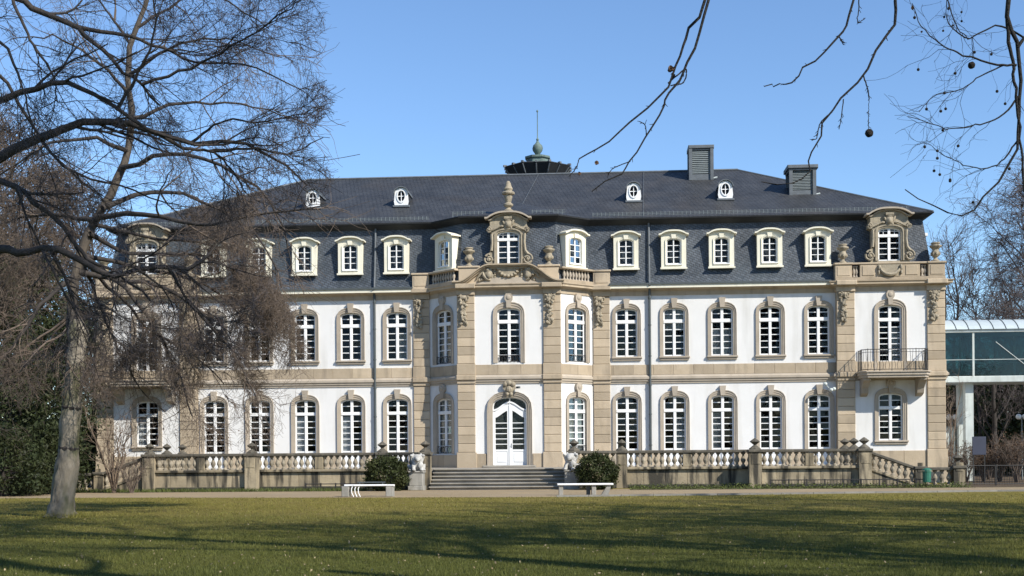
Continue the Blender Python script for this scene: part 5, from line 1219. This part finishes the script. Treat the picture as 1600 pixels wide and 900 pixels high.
evergreen(gp(1530,92),7.0,4.5,E1+'tree seen under the walkway nearest the palace',81,n=200,leaf=.17); evergreen(gp(1600,86),7.5,4.5,E1+'tree seen under the walkway at the right edge',82,n=200,leaf=.17)
evergreen(gp(1480,97),7.5,4.0,E1+'tree just behind the palace corner',83,n=170,leaf=.17); evergreen(gp(1680,80),8,4.5,E1+'tree beyond the right edge',84,n=150,leaf=.17)
# far wood closing the horizon on both sides
def far_wood(x0,x1,dist,h,seed,label):
    rng=np.random.default_rng(seed); n=26000; px=rng.uniform(x0,x1,n); dd=dist+rng.uniform(0,18,n); P=np.array([tuple(at(a,712,b)) for a,b in zip(px[:4000],dd[:4000])])
    P=np.repeat(P,6,0)+rng.normal(size=(24000,3))*np.array([.8,.8,.7]); 
    P[:,2]=np.abs(rng.normal(size=len(P))*h*.45)+.1; P[:,2]=np.minimum(P[:,2],h*(.8+.2*np.sin(P[:,0]*.7)))
    o=obj('far_wood',leafmesh('far_wood',P,.3,rng,'yew',.45)); tag(o,label,'wood',kind='stuff')
far_wood(-400,330,105,6,91,'dark band of undergrowth and trees far behind at left'); far_wood(1440,2100,112,6.5,92,'dark band of undergrowth and trees far behind at right')
# ------------------------------------------------------------ bare shrubs
def bare_shrub(base,h,n,label,seed,mt='shrub_stem',spread=.6,k=(5,4),rm=.006,name='bare_shrub',leaf=0):
    rng=np.random.default_rng(seed); base=Vector(base); T=thing(name,label,'shrub',base)
    a=rng.uniform(0,2*np.pi,n); P=np.empty((n,8,3)); r=rng.uniform(.3,1,n)
    for i,f in enumerate(np.linspace(0,1,8)): P[:,i]=np.stack([np.cos(a)*r*(.08+spread*h*f**1.3),np.sin(a)*r*(.08+spread*h*f**1.3),h*f*rng.uniform(.95,1.05,n)*(.6+.4*r)],1)+rng.normal(size=(n,3))*.03*h*f
    P+=np.array(base); R=np.linspace(1,.35,8)[None]*rng.uniform(.6,1.2,(n,1))*rm*3.2
    L2=grow((P,R),k[0],(h*.2,h*.5),(.3,.9),6,.14,(0,0,.05),.55,rng,.25,rmin=rm); L3=grow(L2,k[1],(h*.08,h*.22),(.3,1),4,.18,(0,0,0),.6,rng,.2,rmin=rm*.75)
    add_part('stems',T,[(P,R)],6,mt); o=add_part('twigs',T,[L2,L3],3,mt,False); o['kind']='stuff'
    if leaf:
        tp=L3[0][rng.choice(len(L3[0]),min(leaf,len(L3[0])),replace=False)][:,-1]; o=obj('withered_leaves',leafmesh('withered_leaves',tp-np.array(base),.05,rng,'copper_leaf'),T); o['kind']='stuff'
bare_shrub(at(178,757,57.5)*Vector((1,1,0)) if False else gp(178,57.5),3.6,13,'tall bare shrub with crooked pale stems before the left corner bay',101,spread=.45,rm=.012,k=(6,5))
bare_shrub(gp(205,57),1.5,16,'small tangled bare shrub beside the left terrace end',102,mt='twig_brown',k=(6,5),rm=.007)
for i,(px,dd,h,lb) in enumerate(((1510,66,1.9,'brown bare shrub at the foot of the walkway column'),(1537,66.5,1.7,'brown bare shrub under the grey-blue panel'),(1562,66,2.0,'brown bare shrub midway along the iron fence'),(1588,64,2.3,'brown bare shrub near the right edge by the iron fence'),(1615,65,2.2,'brown bare shrub cut off at the right edge'),(1545,72,1.8,'brown bare shrub farther back under the walkway'))):
    bare_shrub(gp(px,dd),h,22,lb,110+i,mt='twig_brown',k=(7,6),rm=.008,spread=.5,leaf=500)
bare_shrub(gp(1484,66.5),5.2,7,'thin pale saplings growing at the right palace corner',120,spread=.12,rm=.010,k=(4,3))
# ------------------------------------------------------------ grass blades, leaf litter, verge growth
rng=np.random.default_rng(7)
def ground_pts(n,y0,y1,x0=-40,x1=1640,edge=None):
    py=rng.uniform(y0,y1,n); px=rng.uniform(x0,x1,n)
    dd=EYE*F/(py-HY+ROLL*(px-800)); x=(px-800)/F*dd; 
    c=np.array(CAM); P=c[None]+dd[:,None]*np.array(VD)[None]+x[:,None]*np.array(RD)[None]; P[:,2]=0; return P
def lawn_edge(X): return np.interp(X,[-60,-14,-6,2,9,20,60],[-16.2,-17.3,-18.6,-19.3,-18.2,-15.6,-12.6])
P=ground_pts(170000,772,935,-80,1680); P=P[P[:,1]<lawn_edge(P[:,0])-.08*rng.uniform(0,1.5,len(P))]
a_=rng.uniform(0,6.28,1400); r_=.36+rng.exponential(.13,1400); P=np.vstack([P,np.stack([BT.x+r_*np.cos(a_),BT.y+r_*np.sin(a_),0*a_],1)]); n=len(P); dist=np.linalg.norm(P-np.array(CAM),axis=1); h=rng.uniform(.02,.065,n)*np.where(np.arange(n)>=n-1400,2.6,1)*(1+.4*np.sin(P[:,0]*1.9+np.sin(P[:,1]*.8))*np.sin(P[:,1]*1.3)); a=rng.uniform(0,2*np.pi,n); w=np.clip(dist*.00022,.003,.02)
u=np.stack([np.cos(a),np.sin(a),0*a],1)*w[:,None]; tip=P+np.stack([rng.normal(size=n)*.018,rng.normal(size=n)*.018,h],1)
V=np.stack([P-u,P+u,tip],1).reshape(-1,3); o=obj('grass',npmesh('grass',V,np.arange(3*n).reshape(n,3),'blade')); tag(o,'short winter grass covering the lawn in front of the palace','grass',kind='stuff')
P=ground_pts(900,782,915); P=P[P[:,1]<lawn_edge(P[:,0])-.3]; P[:,2]=.03
V0=leafmesh('leaf_litter',P,.019,rng,'litter',.7,0); o=obj('leaf_litter',V0); tag(o,'pale fallen leaves scattered over the lawn','leaves',kind='stuff')
n=9000; X=rng.uniform(-40,-5.95,n); Y=-7.9-2.0*rng.uniform(0,1,n)**1.2; P=np.stack([X,Y,0*X],1); h=rng.uniform(.05,.2,n); a=rng.uniform(0,6.28,n); u=np.stack([np.cos(a),np.sin(a),0*a],1)*.018
V=np.stack([P-u,P+u,P+np.stack([rng.normal(size=n)*.05,rng.normal(size=n)*.05,h],1)],1).reshape(-1,3); o=obj('verge_grass',npmesh('verge_grass',V,np.arange(3*n).reshape(n,3),'weeds')); tag(o,'bright green grass verge below the left terrace','grass',kind='stuff')
n=5000; X=rng.uniform(5.9,20.8,n); Y=-7.95-2.2*rng.uniform(0,1,n)**1.3; P=np.stack([X,Y,rng.uniform(.02,.28,n)*rng.uniform(0,1,n)],1); o=obj('ground_cover',leafmesh('ground_cover',P,.04,rng,'weeds')); tag(o,'low weedy ground cover below the right terrace','ground cover',kind='stuff')
